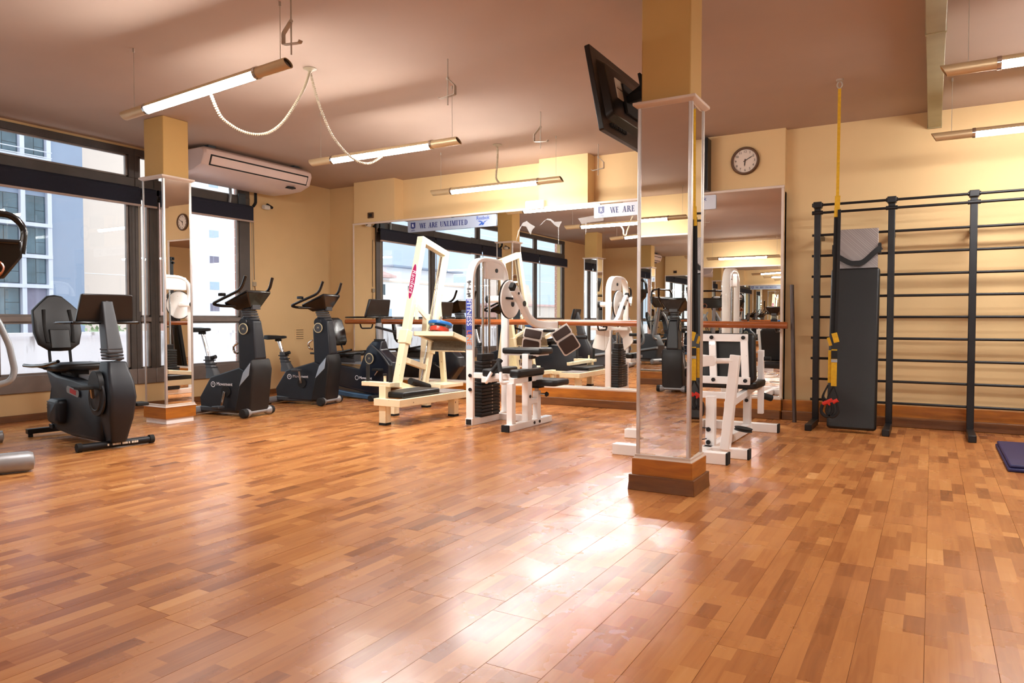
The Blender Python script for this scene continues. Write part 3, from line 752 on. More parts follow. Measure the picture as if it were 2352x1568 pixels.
# ------------------------------------------------------------------ air conditioner
t = thing('air_conditioner', 'long off-white ceiling air conditioner above the window corner', 'air conditioner', (-7.55, 6.19, 0))
pr = [(-0.42, 3.05), (0.30, 3.05), (0.352, 3.015), (0.362, 2.965), (0.315, 2.835), (0.16, 2.776), (-0.1, 2.762), (-0.36, 2.765), (-0.42, 2.80)]
B().loft([[(x * k + (1 - k) * 0.0, y, 2.91 + (z - 2.91) * k2) for x, z in pr] for y, k, k2 in ((-0.83, 0.93, 0.86), (-0.80, 1, 0.97), (-0.70, 1, 1), (0.70, 1, 1), (0.80, 1, 0.97), (0.83, 0.93, 0.86))]).build('casing', 'ac_white', t, bevel=0.006)
fd = V(0.362 - 0.315, 0, 2.965 - 2.835).normalized(); fn = V(fd.z, 0, -fd.x)
fc = V(0.3385, 0, 2.90)
mx = Matrix((V(0, 1, 0), fd, fn)).transposed().to_4x4(); mx.translation = fc
def slab(name, m, parent, w_, h_, d0, d1, cx=0, cy=0, r=0.01, bevel=0.002):
    b_ = B(); b_.prism(rr(w_, h_, r, 4, cx, cy), 'z', d0, d1); b_.v = [tuple(mx @ Vector(p)) for p in b_.v]; return b_.build(name, m, parent, bevel=bevel)
slab('air_slot', 'rubber', t, 1.50, 0.128, -0.02, 0.0015, r=0.006)
slab('louvre', 'ac_white', t, 1.462, 0.094, 0.0, 0.009, r=0.006)
B().lim(0.19, 0.26, 0.5, 0.62, 2.783, 2.80).build('display', 'rubber', t)
b_ = B(); b_.lim(-0.4, -0.2, -0.7, -0.6, 3.04, ZC).lim(-0.4, -0.2, 0.6, 0.7, 3.04, ZC).lim(0.1, 0.25, -0.7, -0.6, 3.04, ZC).lim(0.1, 0.25, 0.6, 0.7, 3.04, ZC); b_.build('hanger', 'far_frame', t)
B().tube(fillet([(-0.52, 0.62, 2.80), (-0.52, 0.62, 2.66), (-0.57, 0.62, 2.62)], 0.03), 0.02, 10).build('drain_pipe', 'rubber', t)
# small camera under the air conditioner
t = thing('wall_camera', 'small white and black fitting on the wall below the air conditioner', 'camera', (-8.1, 7.0, 2.66))
B().lathe([(0.03, -0.05), (0.035, 0), (0.03, 0.05)], (0.02, 0, -0.03), (0, 1, 0), 14).build('body', 'white_box', t)
B().cyl((-0.04, 0.07, 0.02), (0.06, 0.07, -0.03), 0.02, 12).build('arm', 'rubber', t)

# ------------------------------------------------------------------ television on the pillar
t = thing('television', 'flat television seen from behind, tilted on the near pillar', 'television', (-1.80, 4.54, 2.475))
t.rotation_euler = (0, math.radians(-11), 0)
B().prism(rr(0.92, 0.545, 0.012), 'x', -0.022, 0.012).build('bezel', 'screen_black', t, bevel=0.004)
B().prism(rr(0.90, 0.525, 0.006), 'x', -0.0235, -0.021).build('screen', 'gloss_black', t)
B().prism(rr(0.78, 0.40, 0.03, cy=0.01), 'x', 0.01, 0.05, rr(0.70, 0.33, 0.03, cy=0.01)).build('back_cover', 'screen_black', t, bevel=0.006)
B().lim(0.05, 0.056, -0.22, -0.12, -0.02, 0.11).build('rating_label', 'paper', t, label='white rating label on the back')
B().lim(0.052, 0.0575, -0.218, -0.122, 0.043, 0.046).build('label_line', 'rubber', t)
for k in range(9): B().lim(0.012, 0.024, -0.34 + k * 0.03, -0.322 + k * 0.03, -0.225, -0.205).build('vent_slot', 'rubber', t)
B().lim(0.05, 0.068, -0.12, 0.12, -0.1, 0.1).build('mount_plate', 'rubber', t, bevel=0.004)
b_ = B(); b_.bar((0.06, -0.06, 0.0), (0.205, -0.14, -0.03), 0.04, 0.05).bar((0.06, -0.02, 0.03), (0.205, -0.12, 0.03), 0.03, 0.03); b_.build('mount_arm', 'rubber', t, bevel=0.003)
B().lim(0.198, 0.215, -0.2, -0.06, -0.09, 0.09).build('wall_plate', 'rubber', t, bevel=0.003)

# ------------------------------------------------------------------ things on the walls
t = thing('wall_clock', 'round brown rimmed wall clock showing ten past six', 'clock', (-1.783, PF, 2.783))
t.rotation_euler = (0, 0, 0)
B().lathe([(0.150, 0), (0.152, 0.022), (0.142, 0.036), (0.128, 0.036), (0.124, 0.018)], (0, 0, 0), (0, -1, 0), 40, loop=True).build('rim', 'clock_rim', t)
B().lathe([(0.0, 0.012), (0.126, 0.012), (0.126, 0.016), (0.0, 0.016)], (0, 0, 0), (0, -1, 0), 40).build('face', 'clock_face', t)
for k in range(1, 13):
    a = math.radians(90 - 30 * k)
    text('numeral', str(k), 0.036, 'rubber', t, frame_mx((0.1 * math.cos(a), -0.0175, 0.1 * math.sin(a)), (1, 0, 0), (0, 0, 1)), extrude=0.0004)
def hand(name, ang, ln, wd, yy):
    a = math.radians(ang); c, s_ = math.cos(a), math.sin(a)
    B().prism([(c * u - s_ * v, s_ * u + c * v) for u, v in ((-0.02, -wd), (ln * .7, -wd * 1.1), (ln, 0), (ln * .7, wd * 1.1), (-0.02, wd))], 'y', yy - 0.002, yy).build(name, 'rubber', t)
hand('hour_hand', -95, 0.062, 0.0045, -0.020); hand('minute_hand', 30, 0.098, 0.003, -0.0235)
B().cyl((0, -0.018, 0), (0, -0.028, 0), 0.008, 12).build('hub', 'clock_rim', t)

t = thing('wall_speaker', 'tall narrow dark loudspeaker on the wall left of the clock', 'speaker', (-2.28, PF - 0.07, 2.77))
B().prism(rr(0.25, 0.58, 0.012), 'y', -0.07, 0.07).build('cabinet', 'screen_black', t, bevel=0.006)
B().prism(rr(0.22, 0.55, 0.01), 'y', -0.076, -0.069).build('grille', 'rubber', t)
t = thing('emergency_light', 'small white emergency light box on top of the mirror frame', 'light box', (-4.37, PF - 0.03, 2.512))
B().prism(rr(0.262, 0.108, 0.012), 'y', -0.03, 0.03).build('body', 'white_box', t, bevel=0.005)
B().prism(rr(0.24, 0.086, 0.008), 'y', -0.034, -0.029).build('lens', 'white_plate', t, bevel=0.002)
t = thing('wall_socket', 'small dark socket on the wall above the mirror left corner', 'socket', (-7.13, PF, 2.585))
B().prism(rr(0.115, 0.085, 0.01), 'y', -0.012, 0.0).build('plate', 'clock_rim', t, bevel=0.002)
B().prism(rr(0.06, 0.05, 0.006), 'y', -0.015, -0.011).build('insert', 'rubber', t)
t = thing('wall_vent', 'slotted vent painted beige low on the wall behind the far bike', 'vent', (XW, 7.65, 0.84))
B().prism(rr(0.18, 0.17, 0.006), 'x', 0.0, 0.006).build('plate', 'wall_paint', t)
for k in range(5): B().lim(0.005, 0.008, -0.07, 0.07, -0.068 + k * 0.032, -0.060 + k * 0.032).build('slot', 'clock_rim', t)
t = thing('wall_switch', 'small cable and switch on the wall edge beside the window', 'switch', (XW, 6.82, 1.55))
B().tube([(0.008, 0, 0.85), (0.008, 0.01, 0.06)], 0.006, 6).build('cable', 'conduit', t)
B().prism(rr(0.06, 0.06, 0.006), 'x', 0, 0.025, None).build('box', 'conduit', t, bevel=0.003)
B().tube(spline([(0.012, 0.01, -0.03), (0.02, 0.03, -0.2), (0.012, 0.0, -0.35), (0.015, 0.03, -0.6)], 5), 0.005, 6).build('cord', 'clock_rim', t)
t = thing('leaning_stick', 'long dark wooden stick leaning against the wall beside the barre end', 'stick', (-1.205, 7.82, 0))
B().tube([(0, 0, 0.0), (-0.075, 0.22, 1.42)], 0.021, 12).build('pole', 'stick_wood', t)

# ------------------------------------------------------------------ wall bars
t = thing('wall_bars', 'black steel wall bars with thin rungs along the right wall', 'wall bars', (-0.345, 7.78, 0))
ZR = [2.195, 2.118, 1.898, 1.692, 1.486, 1.284, 1.080, 0.874, 0.668, 0.462, 0.255]
PX = [-0.655, 0.0, 0.66, 1.32, 1.98]
for x in PX:
    p = B(); p.box((x, 0, 1.09), (0.058, 0.075, 2.14)); p.build('post', 'bar_steel', t, bevel=0.004)
    p = B(); p.box((x, -0.01, 2.195), (0.078, 0.09, 0.06)); p.build('post_cap', 'dark_steel', t, bevel=0.006)
    p = B(); p.box((x, -0.27, 0.031), (0.062, 0.47, 0.062)); p.build('foot', 'dark_steel', t, bevel=0.006)
    p = B(); p.box((x, 0.22, 1.9), (0.04, 0.38, 0.04)); p.build('wall_bracket', 'bar_steel', t, bevel=0.004)
    for k in (0, 1):
        B().cyl((x - 0.05, -0.03, ZR[k]), (x + 0.05, -0.03, ZR[k]), 0.02, 10).build('clamp', 'dark_steel', t)
for i in range(len(PX) - 1):
    for z in ZR:
        B().cyl((PX[i] + (0.0 if i else -0.05), -0.005 if z < 2.1 else -0.02, z), (PX[i + 1], -0.005 if z < 2.1 else -0.02, z), 0.0125, 10).build('rung', 'bar_steel', t)

# padded board leaning on the bars
t = thing('exercise_board', 'black padded board with tread plate end leaning on the wall bars', 'board', (-0.636, 7.36, 0.0))
tl = math.atan2(0.30, 1.93)
t.rotation_euler = (-tl, 0, 0)
B().prism(rr(0.42, 1.53, 0.03, cy=0.795), 'y', -0.045, 0.035).build('pad', 'vinyl', t, bevel=0.02, seg=3)
B().lim(-0.185, 0.185, 0.035, 0.05, 0.03, 1.955).build('backing', 'dark_steel', t)
B().lim(-0.187, 0.187, 0.018, 0.034, 1.555, 1.955).build('tread_end', 'tread_plate', t, bevel=0.003)
bl = spline([(-0.2, 0.0, 1.74), (-0.17, -0.02, 1.69), (-0.06, -0.035, 1.615), (0.0, -0.035, 1.605), (0.07, -0.03, 1.62), (0.17, -0.02, 1.72), (0.215, 0.0, 1.76)], 6)
B().sweep([(0.024, 0.003), (-0.024, 0.003), (-0.024, -0.003), (0.024, -0.003)], bl, (0, 0, 1)).build('belt', 'strap_black', t)
for sx in (-1, 1): B().lim(sx * 0.2 - 0.012, sx * 0.2 + 0.012, -0.01, 0.05, 1.70, 1.80).build('belt_clip', 'rubber', t)

# suspension strap hanging in front of the board
t = thing('suspension_strap', 'yellow and black suspension strap hanging before the padded board', 'strap', (-0.705, 6.72, ZC))
b_ = B(); b_.lathe([(0.03, 0), (0.03, -0.012), (0.012, -0.02), (0.0, -0.021)], n=12); b_.build('ceiling_plate', 'galvanised', t)
B().tube([(0.02 * math.cos(a), 0, -0.045 + 0.028 * math.sin(a)) for a in [2 * math.pi * i / 12 for i in range(12)]], 0.006, 6, closed=True).build('carabiner', 'galvanised', t)
fl = lambda w_, th: [(th, w_), (-th, w_), (-th, -w_), (th, -w_)]
B().sweep(fl(0.012, 0.002), [(0, 0, -0.07), (-0.003, 0, -0.6), (-0.006, 0, -1.03)], (0, 1, 0)).build('upper_webbing', 'strap_yellow', t)
B().sweep(fl(0.021, 0.003), [(-0.004, 0, -0.98), (-0.01, 0, -1.16)], (0, 1, 0)).build('webbing_loop', 'strap_yellow', t)
B().sweep(fl(0.022, 0.006), [(-0.008, 0.012, -1.08), (-0.015, 0.012, -1.6), (-0.025, 0.012, -2.17)], (0, 1, 0)).build('black_webbing', 'strap_black', t)
B().sweep(fl(0.012, 0.004), [(0.012, -0.012, -1.1), (0.008, -0.012, -1.7), (-0.002, -0.012, -2.17)], (0, 1, 0)).build('black_webbing', 'strap_black', t)
for dx, dy, z0, z1, w_ in ((-0.005, -0.03, -2.15, -2.23, 0.022), (-0.055, 0.0, -2.19, -2.26, 0.012)):
    B().bar((dx - 0.01, dy, z0), (dx + 0.012, dy, z1), 2 * w_, 0.012, (0, 1, 0)).build('cuff_loop', 'strap_yellow', t, bevel=0.002)
for dx, dy, w_, z0, z1 in ((-0.012, -0.02, 0.022, -2.29, -2.605), (-0.048, 0.004, 0.014, -2.30, -2.58)):
    B().sweep(fl(w_, 0.005), [(dx, dy, z0), (dx - 0.002, dy, z1)], (0, 1, 0)).build('lower_webbing', 'strap_yellow', t)
B().lim(-0.036, 0.012, -0.03, -0.022, -2.40, -2.375).build('buckle', 'grey_tube', t)
B().lim(-0.036, 0.014, -0.03, -0.022, -2.37, -2.30).build('buckle_band', 'strap_black', t)
for dx, sg in ((-0.015, 1), (-0.06, -1)):
    B().tube(spline([(dx, -0.01, -2.6), (dx + 0.035 * sg, -0.01, -2.70), (dx + 0.025, -0.01, -2.745)], 5), 0.008, 6).build('handle_cord', 'strap_black', t)
    B().tube(spline([(dx, 0.01, -2.6), (dx - 0.045, 0.01, -2.70), (dx - 0.035, 0.01, -2.745)], 5), 0.008, 6).build('handle_cord', 'strap_black', t)
    B().bar((dx - 0.04, -0.01, -2.765), (dx + 0.035, -0.01, -2.725), 0.034, 0.034, rad=0.012).build('grip', 'grip_red', t)
    B().tube(spline([(dx - 0.04, -0.02, -2.77), (dx - 0.05, -0.02, -2.83), (dx - 0.005, -0.02, -2.87), (dx + 0.04, -0.02, -2.82), (dx + 0.03, -0.02, -2.745)], 5), 0.014, 7).build('foot_cradle', 'strap_black', t)

t = thing('exercise_mat', 'dark blue folded exercise mat on the floor at the right edge', 'mat', (0.47, 6.0, 0))
B().prism([(0, 0), (1.15, 0.04), (1.17, 1.2), (0.0, 1.16)], 'z', 0.0, 0.028).build('lower_fold', 'mat_blue', t, bevel=0.01)
B().prism([(0.01, 0.01), (1.14, 0.05), (1.16, 1.19), (0.01, 1.15)], 'z', 0.028, 0.052).build('upper_fold', 'mat_blue', t, bevel=0.01)

# ------------------------------------------------------------------ upright exercise bikes
def mirrored(poly, hw, taper=None):
    pass
def shell(poly, widths):
    """side outline (x,z) with a half width at each vertex -> closed shell with a chamfered edge on both flanks"""
    cx = sum(p[0] for p in poly) / len(poly); cz = sum(p[1] for p in poly) / len(poly)
    k = lambda p, s: (cx + (p[0] - cx) * s, cz + (p[1] - cz) * s)
    L_ = []
    for sg, s in ((-1, 0.93), (-0.8, 1.0), (0.8, 1.0), (1, 0.93)):
        L_.append([(k(p, s)[0], sg * w_, k(p, s)[1]) for p, w_ in zip(poly, widths)])
    return B().loft(L_)
def badge(t, c, r, y, word):
    B().lathe([(r, 0), (r, 0.006), (r * 0.86, 0.008), (r * 0.84, 0.004)], (c[0], y, c[1]), (0, -1, 0), 28, loop=True).build('badge_ring', 'badge_cream', t)
    B().lathe([(0, 0.003), (r * 0.85, 0.003), (r * 0.85, 0.0055), (0, 0.0055)], (c[0], y, c[1]), (0, -1, 0), 28).build('badge_disc', 'bike_grey', t)
    text('badge_word', word, r * 0.55, 'badge_cream', t, frame_mx((c[0], y - 0.0065, c[1]), (1, 0, 0), (0, 0, 1)), extrude=0.0008)
def upright_bike(label, loc, deg, seat_z=0.965, detail=True, crank=-100):
    t = thing('upright_bike', label, 'exercise bike', (loc[0], loc[1], 0), deg, 'black upright exercise bikes')
    def flank(name, pts, m):
        """closed housing from one flank outline: (x, z, half width) at every corner"""
        B().loft([[(x, s_ * w_, z) for x, z, w_ in pts] for s_ in (-1, 1)]).build(name, m, t, bevel=0.014, seg=3)
    flank('rear_housing', [(-.39, .19, .10), (-.36, .06, .11), (.17, .05, .13), (.23, .30, .13), (.29, .50, .12), (.18, .535, .10), (-.24, .42, .09)], 'bike_shell')
    B().lim(-0.37, 0.16, -0.115, 0.115, 0.035, 0.10).build('skirt', 'bike_grey', t, bevel=0.015)
    shell([(.15, .045), (.365, .035), (.40, .30), (.425, .52), (.41, .58), (.395, .635), (.285, .515), (.205, .30)], [.15] * 8).build('front_housing', 'bike_front', t, bevel=0.012)
    flank('tower', [(.18, .52, .10), (.30, .50, .10), (.40, .635, .085), (.385, .80, .08), (.355, 1.04, .062), (.28, 1.085, .06), (.19, 1.065, .068), (.15, .94, .082)], 'bike_shell')
    for s in (-1, 1):
        B().prism([(.228, .335), (.283, .486), (.383, .592), (.362, .46)], 'y', s * 0.14, s * 0.1535).build('side_panel', 'silver_panel', t, bevel=0.003)
    B().lathe([(0.05, -0.075), (0.06, -0.06), (0.06, 0.06), (0.05, 0.075)], (.215, 0, 1.02), (0, 1, 0), 20).build('hinge', 'bike_shell', t)
    nk = B()
    for k in range(5):
        z = 1.05 + 0.027 * k; nk.add([(.20 - .01 * k + i * 0.0, 0, 0) for i in ()], [])
        nk.loft([[(.275 - .012 * k + u, v, z + e) for u, v in rr(.14 + g, .105 + g, .03)] for e, g in ((0, 0), (.006, .012), (.018, .012), (.024, 0))])
    nk.build('neck', 'bike_grey', t)
    # console: wedge narrowing down to the neck, display towards the rider
    top = [(0.06, -.18, 1.245), (0.06, .18, 1.245), (0.375, .185, 1.375), (0.375, -.185, 1.375)]
    mid = [(0.06, -.18, 1.222), (0.06, .18, 1.222), (0.385, .185, 1.350), (0.385, -.185, 1.350)]
    low = [(0.14, -.07, 1.155), (0.14, .07, 1.155), (0.33, .075, 1.185), (0.33, -.075, 1.185)]
    B().loft([low, mid, top]).build('console', 'gloss_black', t, bevel=0.012)
    B().add([(0.09, -.13, 1.263), (0.09, .13, 1.263), (0.33, .13, 1.362), (0.33, -.13, 1.362)], [(0, 1, 2, 3)]).build('display', 'bike_grey', t, smooth=False)
    B().lim(0.32, 0.345, -0.06, 0.06, 1.165, 1.215).build('console_clip', 'bike_grey', t, bevel=0.004)
    for s in (-1, 1):
        B().tube(fillet([(.20, s * .09, 1.20), (0.02, s * .20, 1.205), (-0.07, s * .22, 1.225), (0.06, s * .22, 1.275), (.33, s * .215, 1.375), (.385, s * .205, 1.52)], 0.07, 5), 0.0165, 10).build('handlebar', 'gloss_black', t)
    B().box((0.07, -.22, 1.325), (0.07, 0.05, 0.035)).build('shifter', 'gloss_black', t, bevel=0.008)
    # seat
    zs = seat_z; dx = (0.965 - zs) * 0.25
    rings = []
    for u, w_, zt, zb in ((-0.155, .035, -.002, -.03), (-0.13, .085, .0, -.045), (-0.07, .098, .0, -.05), (0.0, .075, -.006, -.045), (0.06, .04, -.008, -.04), (0.12, .026, -.006, -.034), (0.15, .012, -.012, -.028)):
        rings.append([(-.47 + dx + u, w_ * c, zs + (zt if s_ > 0 else zb) * 1.0 + (0.004 * s_)) for c, s_ in ((-1, -.6), (-.9, .6), (-.4, 1), (.4, 1), (.9, .6), (1, -.6), (.5, -1), (-.5, -1))])
    B().loft(rings).build('saddle', 'vinyl', t, bevel=0.004)
    B().tube([(-.445 + dx, 0, zs - .04), (-.335, 0, .60)], 0.021, 12).build('seat_post', 'chrome', t)
    B().box((-.44 + dx, 0, zs - .06), (0.07, 0.05, 0.03)).build('saddle_clamp', 'rubber', t, bevel=0.006)
    B().loft([[(x + u, v, z) for u, v in rr(a, b, .02)] for x, z, a, b in ((-.345, .645, .075, .07), (-.33, .56, .085, .08), (-.29, .47, .12, .10), (-.27, .40, .15, .13))]).build('seat_sleeve', 'bike_grey', t)
    for z in (.60, .56, .52): B().box((-.335 + (.60 - z) * .35, 0, z), (0.1, 0.09, 0.012)).build('sleeve_rib', 'bike_shell', t, bevel=0.003)
    B().cyl((-.30, 0, .625), (-.245, 0, .640), 0.022, 12).build('adjust_knob', 'rubber', t)
    # cranks and pedals
    for s in (-1, 1):
        a = math.radians(crank + (180 if s > 0 else 0)); px, pz = 0.02 + 0.165 * math.cos(a), 0.27 + 0.165 * math.sin(a)
        B().cyl((0.02, s * 0.125, 0.27), (0.02, s * 0.137, 0.27), 0.06, 20).build('crank_disc', 'rubber', t)
        B().bar((0.02, s * 0.15, 0.27), (px, s * 0.165, pz), 0.014, 0.028, (0, 1, 0) if 0 else (1, 0, 0)).build('crank', 'chrome', t, bevel=0.003)
        B().box((px, s * 0.215, pz), (0.10, 0.09, 0.026)).build('pedal', 'bike_grey', t, bevel=0.006)
    # base: silver cross tubes, rollers, feet
    B().cyl((.35, -.16, .055), (.35, .16, .055), 0.024, 14).build('front_tube', 'silver_tube', t)
    for s in (-1, 1):
        B().lathe([(0.01, 0.0), (0.045, 0.004), (0.05, 0.02), (0.05, 0.055)], (.34, s * .235, .053), (0, -s, 0), 18).build('roller', 'rubber', t)
        B().lathe([(0.05, 0.0), (0.046, 0.035), (0.028, 0.07)], (.34, s * .18, .053), (0, -s, 0), 18).build('roller_arm', 'silver_tube', t)
    B().cyl((-.40, -.27, .05), (-.40, .27, .05), 0.042, 16).build('rear_tube', 'silver_tube', t)
    for s in (-1, 1): B().cyl((-.40, s * .27, .05), (-.40, s * .285, .05), 0.046, 16).build('end_cap', 'rubber', t)
    for s in (-1, 1): B().cyl((-.40, s * .2, 0.0), (-.40, s * .2, .02), 0.02, 10).build('foot', 'rubber', t)
    badge(t, (.232, .955), 0.062, -0.083, 'M')
    B().lathe([(0.03, 0), (0.032, 0.003), (0.024, 0.003)], (-.16, -0.127, .345), (0, -1, 0), 20, loop=True).build('logo_mark', 'label_white', t)
    text('logo_star', '+', 0.05, 'label_white', t, frame_mx((-.16, -0.131, .347), (1, 0, 0), (0, 0, 1)))
    text('logo_word', 'Movement', 0.052, 'label_white', t, frame_mx((-.0, -0.1285, .35), (1, 0, 0), (0, 0, 1)), extrude=0.001)
    B().tube(spline([(.14, -.07, .80), (.09, -.08, .76), (.10, -.075, .70), (.14, -.07, .69)], 5), 0.012, 8).build('bottle_cage', 'chrome', t)
    return t
upright_bike('black upright exercise bike with raised saddle beside the mirrored window pillar', (-6.69, 5.31), 8)
upright_bike('black upright exercise bike with lower saddle near the wall corner', (-6.80, 6.50), 12, 0.855, crank=95)
upright_bike('black upright exercise bike behind the viewer, seen in the near pillar mirror', (-3.28, -2.05), 84, 0.93)

# ------------------------------------------------------------------ recumbent bikes
def recumbent(label, loc, deg, style):
    t = thing('recumbent_bike', label, 'exercise bike', (loc[0], loc[1], 0), deg)
    sh = 'bike_shell' if style == 0 else 'navy_shell'
    if style == 0:
        body = [(-1.22, .61), (-.95, .565), (-.55, .55), (-.10, .50), (-.02, .44), (-.02, .05), (-.55, .045), (-1.02, .075), (-1.06, .30), (-1.06, .46)]
        shell(body, [.09, .10, .11, .11, .11, .11, .12, .12, .12, .10]).build('body', sh, t, bevel=0.012)
        B().loft([[(x + u, v, z) for u, v in rr(a, b, .03)] for x, z, a, b in ((.02, .05, .18, .12), (.05, .25, .24, .19), (.07, .42, .26, .215), (.055, .54, .24, .205), (.02, .64, .20, .175), (.01, .71, .17, .15))]).build('front_column', sh, t, bevel=0.008)
        for z in (.725, .75, .775, .80): B().loft([[(.0 - (z - .72) * .3 + u, v, z + e) for u, v in rr(.15 + g, .12 + g, .02)] for e, g in ((0, 0), (.006, .008), (.016, .008), (.02, 0))]).build('gaiter_ring', 'bike_grey', t)
        B().loft([[(x + u, v, z) for u, v in rr(a, b, .012)] for x, z, a, b in ((-.01, .79, .14, .125), (-.07, 1.0, .12, .105), (-.13, 1.205, .10, .085))]).build('mast', 'bike_grey', t, bevel=0.004)
        B().box((-.095, 0, 1.19), (0.012, 0.02, 0.05)).build('mast_clip', 'grey_tube', t)
        hub = (-.02, .42)
        B().lathe([(0, .02), (.15, .012), (.155, 0)], (hub[0], -.115, hub[1]), (0, -1, 0), 32).build('crank_cover', sh, t)
        B().lathe([(.10, .02), (.105, .024), (.115, .018)], (hub[0], -.117, hub[1]), (0, -1, 0), 32, loop=True).build('cover_ring', 'bike_front', t)
        B().prism([(hub[0] - .115, .49)] + [(hub[0] + .115 * math.cos(math.radians(a)), .49 + .15 * math.sin(math.radians(a))) for a in range(180, -1, -12)], 'y', -.145, -.10).build('pedal_guard', 'bike_front', t, bevel=0.005)
        B().bar((hub[0], -.15, hub[1]), (hub[0] + .03, -.17, .50), 0.02, 0.03, (1, 0, 0)).build('crank', 'chrome', t)
        B().box((hub[0] - .01, -.215, .505), (.13, .10, .028)).build('pedal', 'rubber', t, bevel=0.006)
        B().box((hub[0] + .01, .215, .34), (.13, .10, .028)).build('pedal', 'rubber', t, bevel=0.006)
        B().loft([[(x, y, z) for x, z in rr(.24 * k, .22 * k, .04, cx=-.80, cy=.25)] for y, k in ((-.10, 1.0), (-.165, .97), (-.185, .8))]).build('side_cover', sh, t, bevel=0.006)
        for k in range(3): B().lim(-1.065, -.94, -.13, -.118, .255 + .028 * k, .267 + .028 * k).build('vent_rib', 'bike_grey', t, bevel=0.003)
        B().prism([(-1.0, .08), (-.92, .08), (-.93, .12), (-1.01, .12)], 'y', -.135, -.12).build('cable_exit', sh, t, bevel=0.004)
        m_ = frame_mx((-.50, -.1215, .44), (1, 0, -.13), (0, 0, 1))
        lb = B(); lb.prism(rr(.26, .062, .028), 'z', 0, .002); lb.v = [tuple(m_ @ Vector(p)) for p in lb.v]; lb.build('side_label', 'grey_tube', t, label='grey side label with a red centre')
        lb = B(); lb.prism(rr(.13, .04, .004, cx=.01), 'z', .002, .003); lb.v = [tuple(m_ @ Vector(p)) for p in lb.v]; lb.build('label_patch', 'label_red', t)
        B().lim(-.62, -.15, -.03, .03, .525, .575).build('seat_rail', 'silver_tube', t, bevel=0.004)
        mast_x, cz = -.12, 1.03
    else:
        body = [(-1.05, .46), (-.60, .44), (-.27, .40), (-.19, .60), (-.15, .70), (-.07, .78), (.06, .775), (.07, .66), (.28, .50), (.30, .36), (.05, .06), (-.30, .10), (-1.0, .20)]
        shell(body, [.10, .11, .12, .11, .10, .07, .06, .10, .10, .10, .11, .12, .11]).build('body', sh, t, bevel=0.014)
        B().loft([[(x, y, z) for x, z in ((-1.1, .16), (-.5, .09), (0, .055), (.1, .02), (-.02, .0), (-.5, .02), (-1.1, .08))] for y in (-.13, .13)]).build('lower_shell', 'steel_blue', t, bevel=0.012)
        B().tube(spline([(-.06, -.11, .72), (.1, -.12, .62), (.24, -.118, .47), (.28, -.112, .36)], 6), 0.012, 6).build('shell_edge', 'bike_grey', t)
        B().loft([[(x + u, 0 + v, z) for u, v in rr(.13, .11, .03)] for x, z in ((-.01, .70), (-.015, .80))]).build('mast_boot', 'rubber', t)
        B().tube([(-.012, 0, .78), (-.03, 0, 1.01)], 0.043, 14).build('mast', 'silver_tube', t)
        B().tube([(-.03, 0, 1.0), (-.034, 0, 1.09)], 0.036, 12).build('mast_top', 'rubber', t)
        badge(t, (-.085, .545), 0.072, -0.122, 'M')
        B().lathe([(0.03, 0), (0.032, 0.003), (0.024, 0.003)], (-.30, -0.127, .285), (0, -1, 0), 20, loop=True).build('logo_mark', 'label_white', t)
        text('logo_word', 'Movement', 0.05, 'label_white', t, frame_mx((-.15, -0.127, .285), (1, 0, 0), (0, 0, 1)), extrude=0.0025)
        for s in (-1, 1):
            B().bar((.02, s * .13, .33), (-.10 * s, s * .15, .40), 0.016, 0.028, (0, 1, 0)).build('crank', 'chrome', t)
            B().box((-.12 * s, s * .2, .41), (.11, .1, .03)).build('pedal', 'rubber', t, bevel=0.005)
        B().lim(-.66, -.22, -.05, .05, .455, .49).build('seat_rail', 'silver_tube', t, bevel=0.004)
        B().lim(-.72, -.40, -.07, .07, .48, .62).build('seat_carriage', 'bike_grey', t, bevel=0.01)
        mast_x, cz = -.035, 1.09
    # console plate seen from behind, with a handle loop under it
    zc = cz + .01
    pan = [(-.225, zc), (-.20, zc + .215), (-.19, zc + .225), (.19, zc + .225), (.205, zc + .215), (.225, zc)]
    rings = []
    for off, k in ((0.02, 1.0), (-.012, 1.0), (-.035, .9)):
        rings.append([(mast_x - off * 0 + (.055 * (zz - zc) / .225) + off - .03, yy * k, zz) for yy, zz in pan])
    B().loft(rings).build('console', 'screen_black', t, bevel=0.008)
    hw = .30
    B().sweep(ell(.011, .022, 10), fillet([(mast_x + .0, -.25, zc - .012), (mast_x - .16, -hw, zc - .012), (mast_x - .36, -hw * .86, zc - .012), (mast_x - .40, 0, zc - .012), (mast_x - .36, hw * .86, zc - .012), (mast_x - .16, hw, zc - .012), (mast_x + .0, .25, zc - .012)], .09), (0, 0, 1)).build('handle_loop', 'gloss_black', t)
    B().lim(mast_x - .06, mast_x + .03, -.26, .26, zc - .024, zc + .0).build('tray', 'gloss_black', t, bevel=0.008)
    # seat
    sz, sx = (.645, -.78) if style == 0 else (.60, -.62)
    B().prism(rr(.44, .42, .10, 5, sx, 0), 'z', sz - .035, sz + .025).build('seat', 'vinyl', t, bevel=0.022, seg=3)
    B().lim(sx - .14, sx + .16, -.06, .06, sz - .10, sz - .03).build('seat_mount', 'rubber', t, bevel=0.006)
    for s in (-1, 1):
        B().tube(fillet([(sx - .38, s * .27, sz + .0), (sx - .2, s * .27, sz + .0), (sx + .12, s * .27, sz + .02), (sx + .34, s * .25, sz + .06)], .06), 0.015, 10).build('side_handle', 'gloss_black', t)
        B().tube([(sx - .05, s * .27, sz + .005), (sx - .05, s * .1, sz - .05)], 0.012, 8).build('handle_stay', 'rubber', t)
    B().cyl((sx + .12, -.1, sz - .05), (sx + .26, -.13, sz - .055), 0.01, 8).build('seat_lever', 'rubber', t)
    # backrest
    bx = -1.10 if style == 0 else -.78
    z0 = .765 if style == 0 else .70
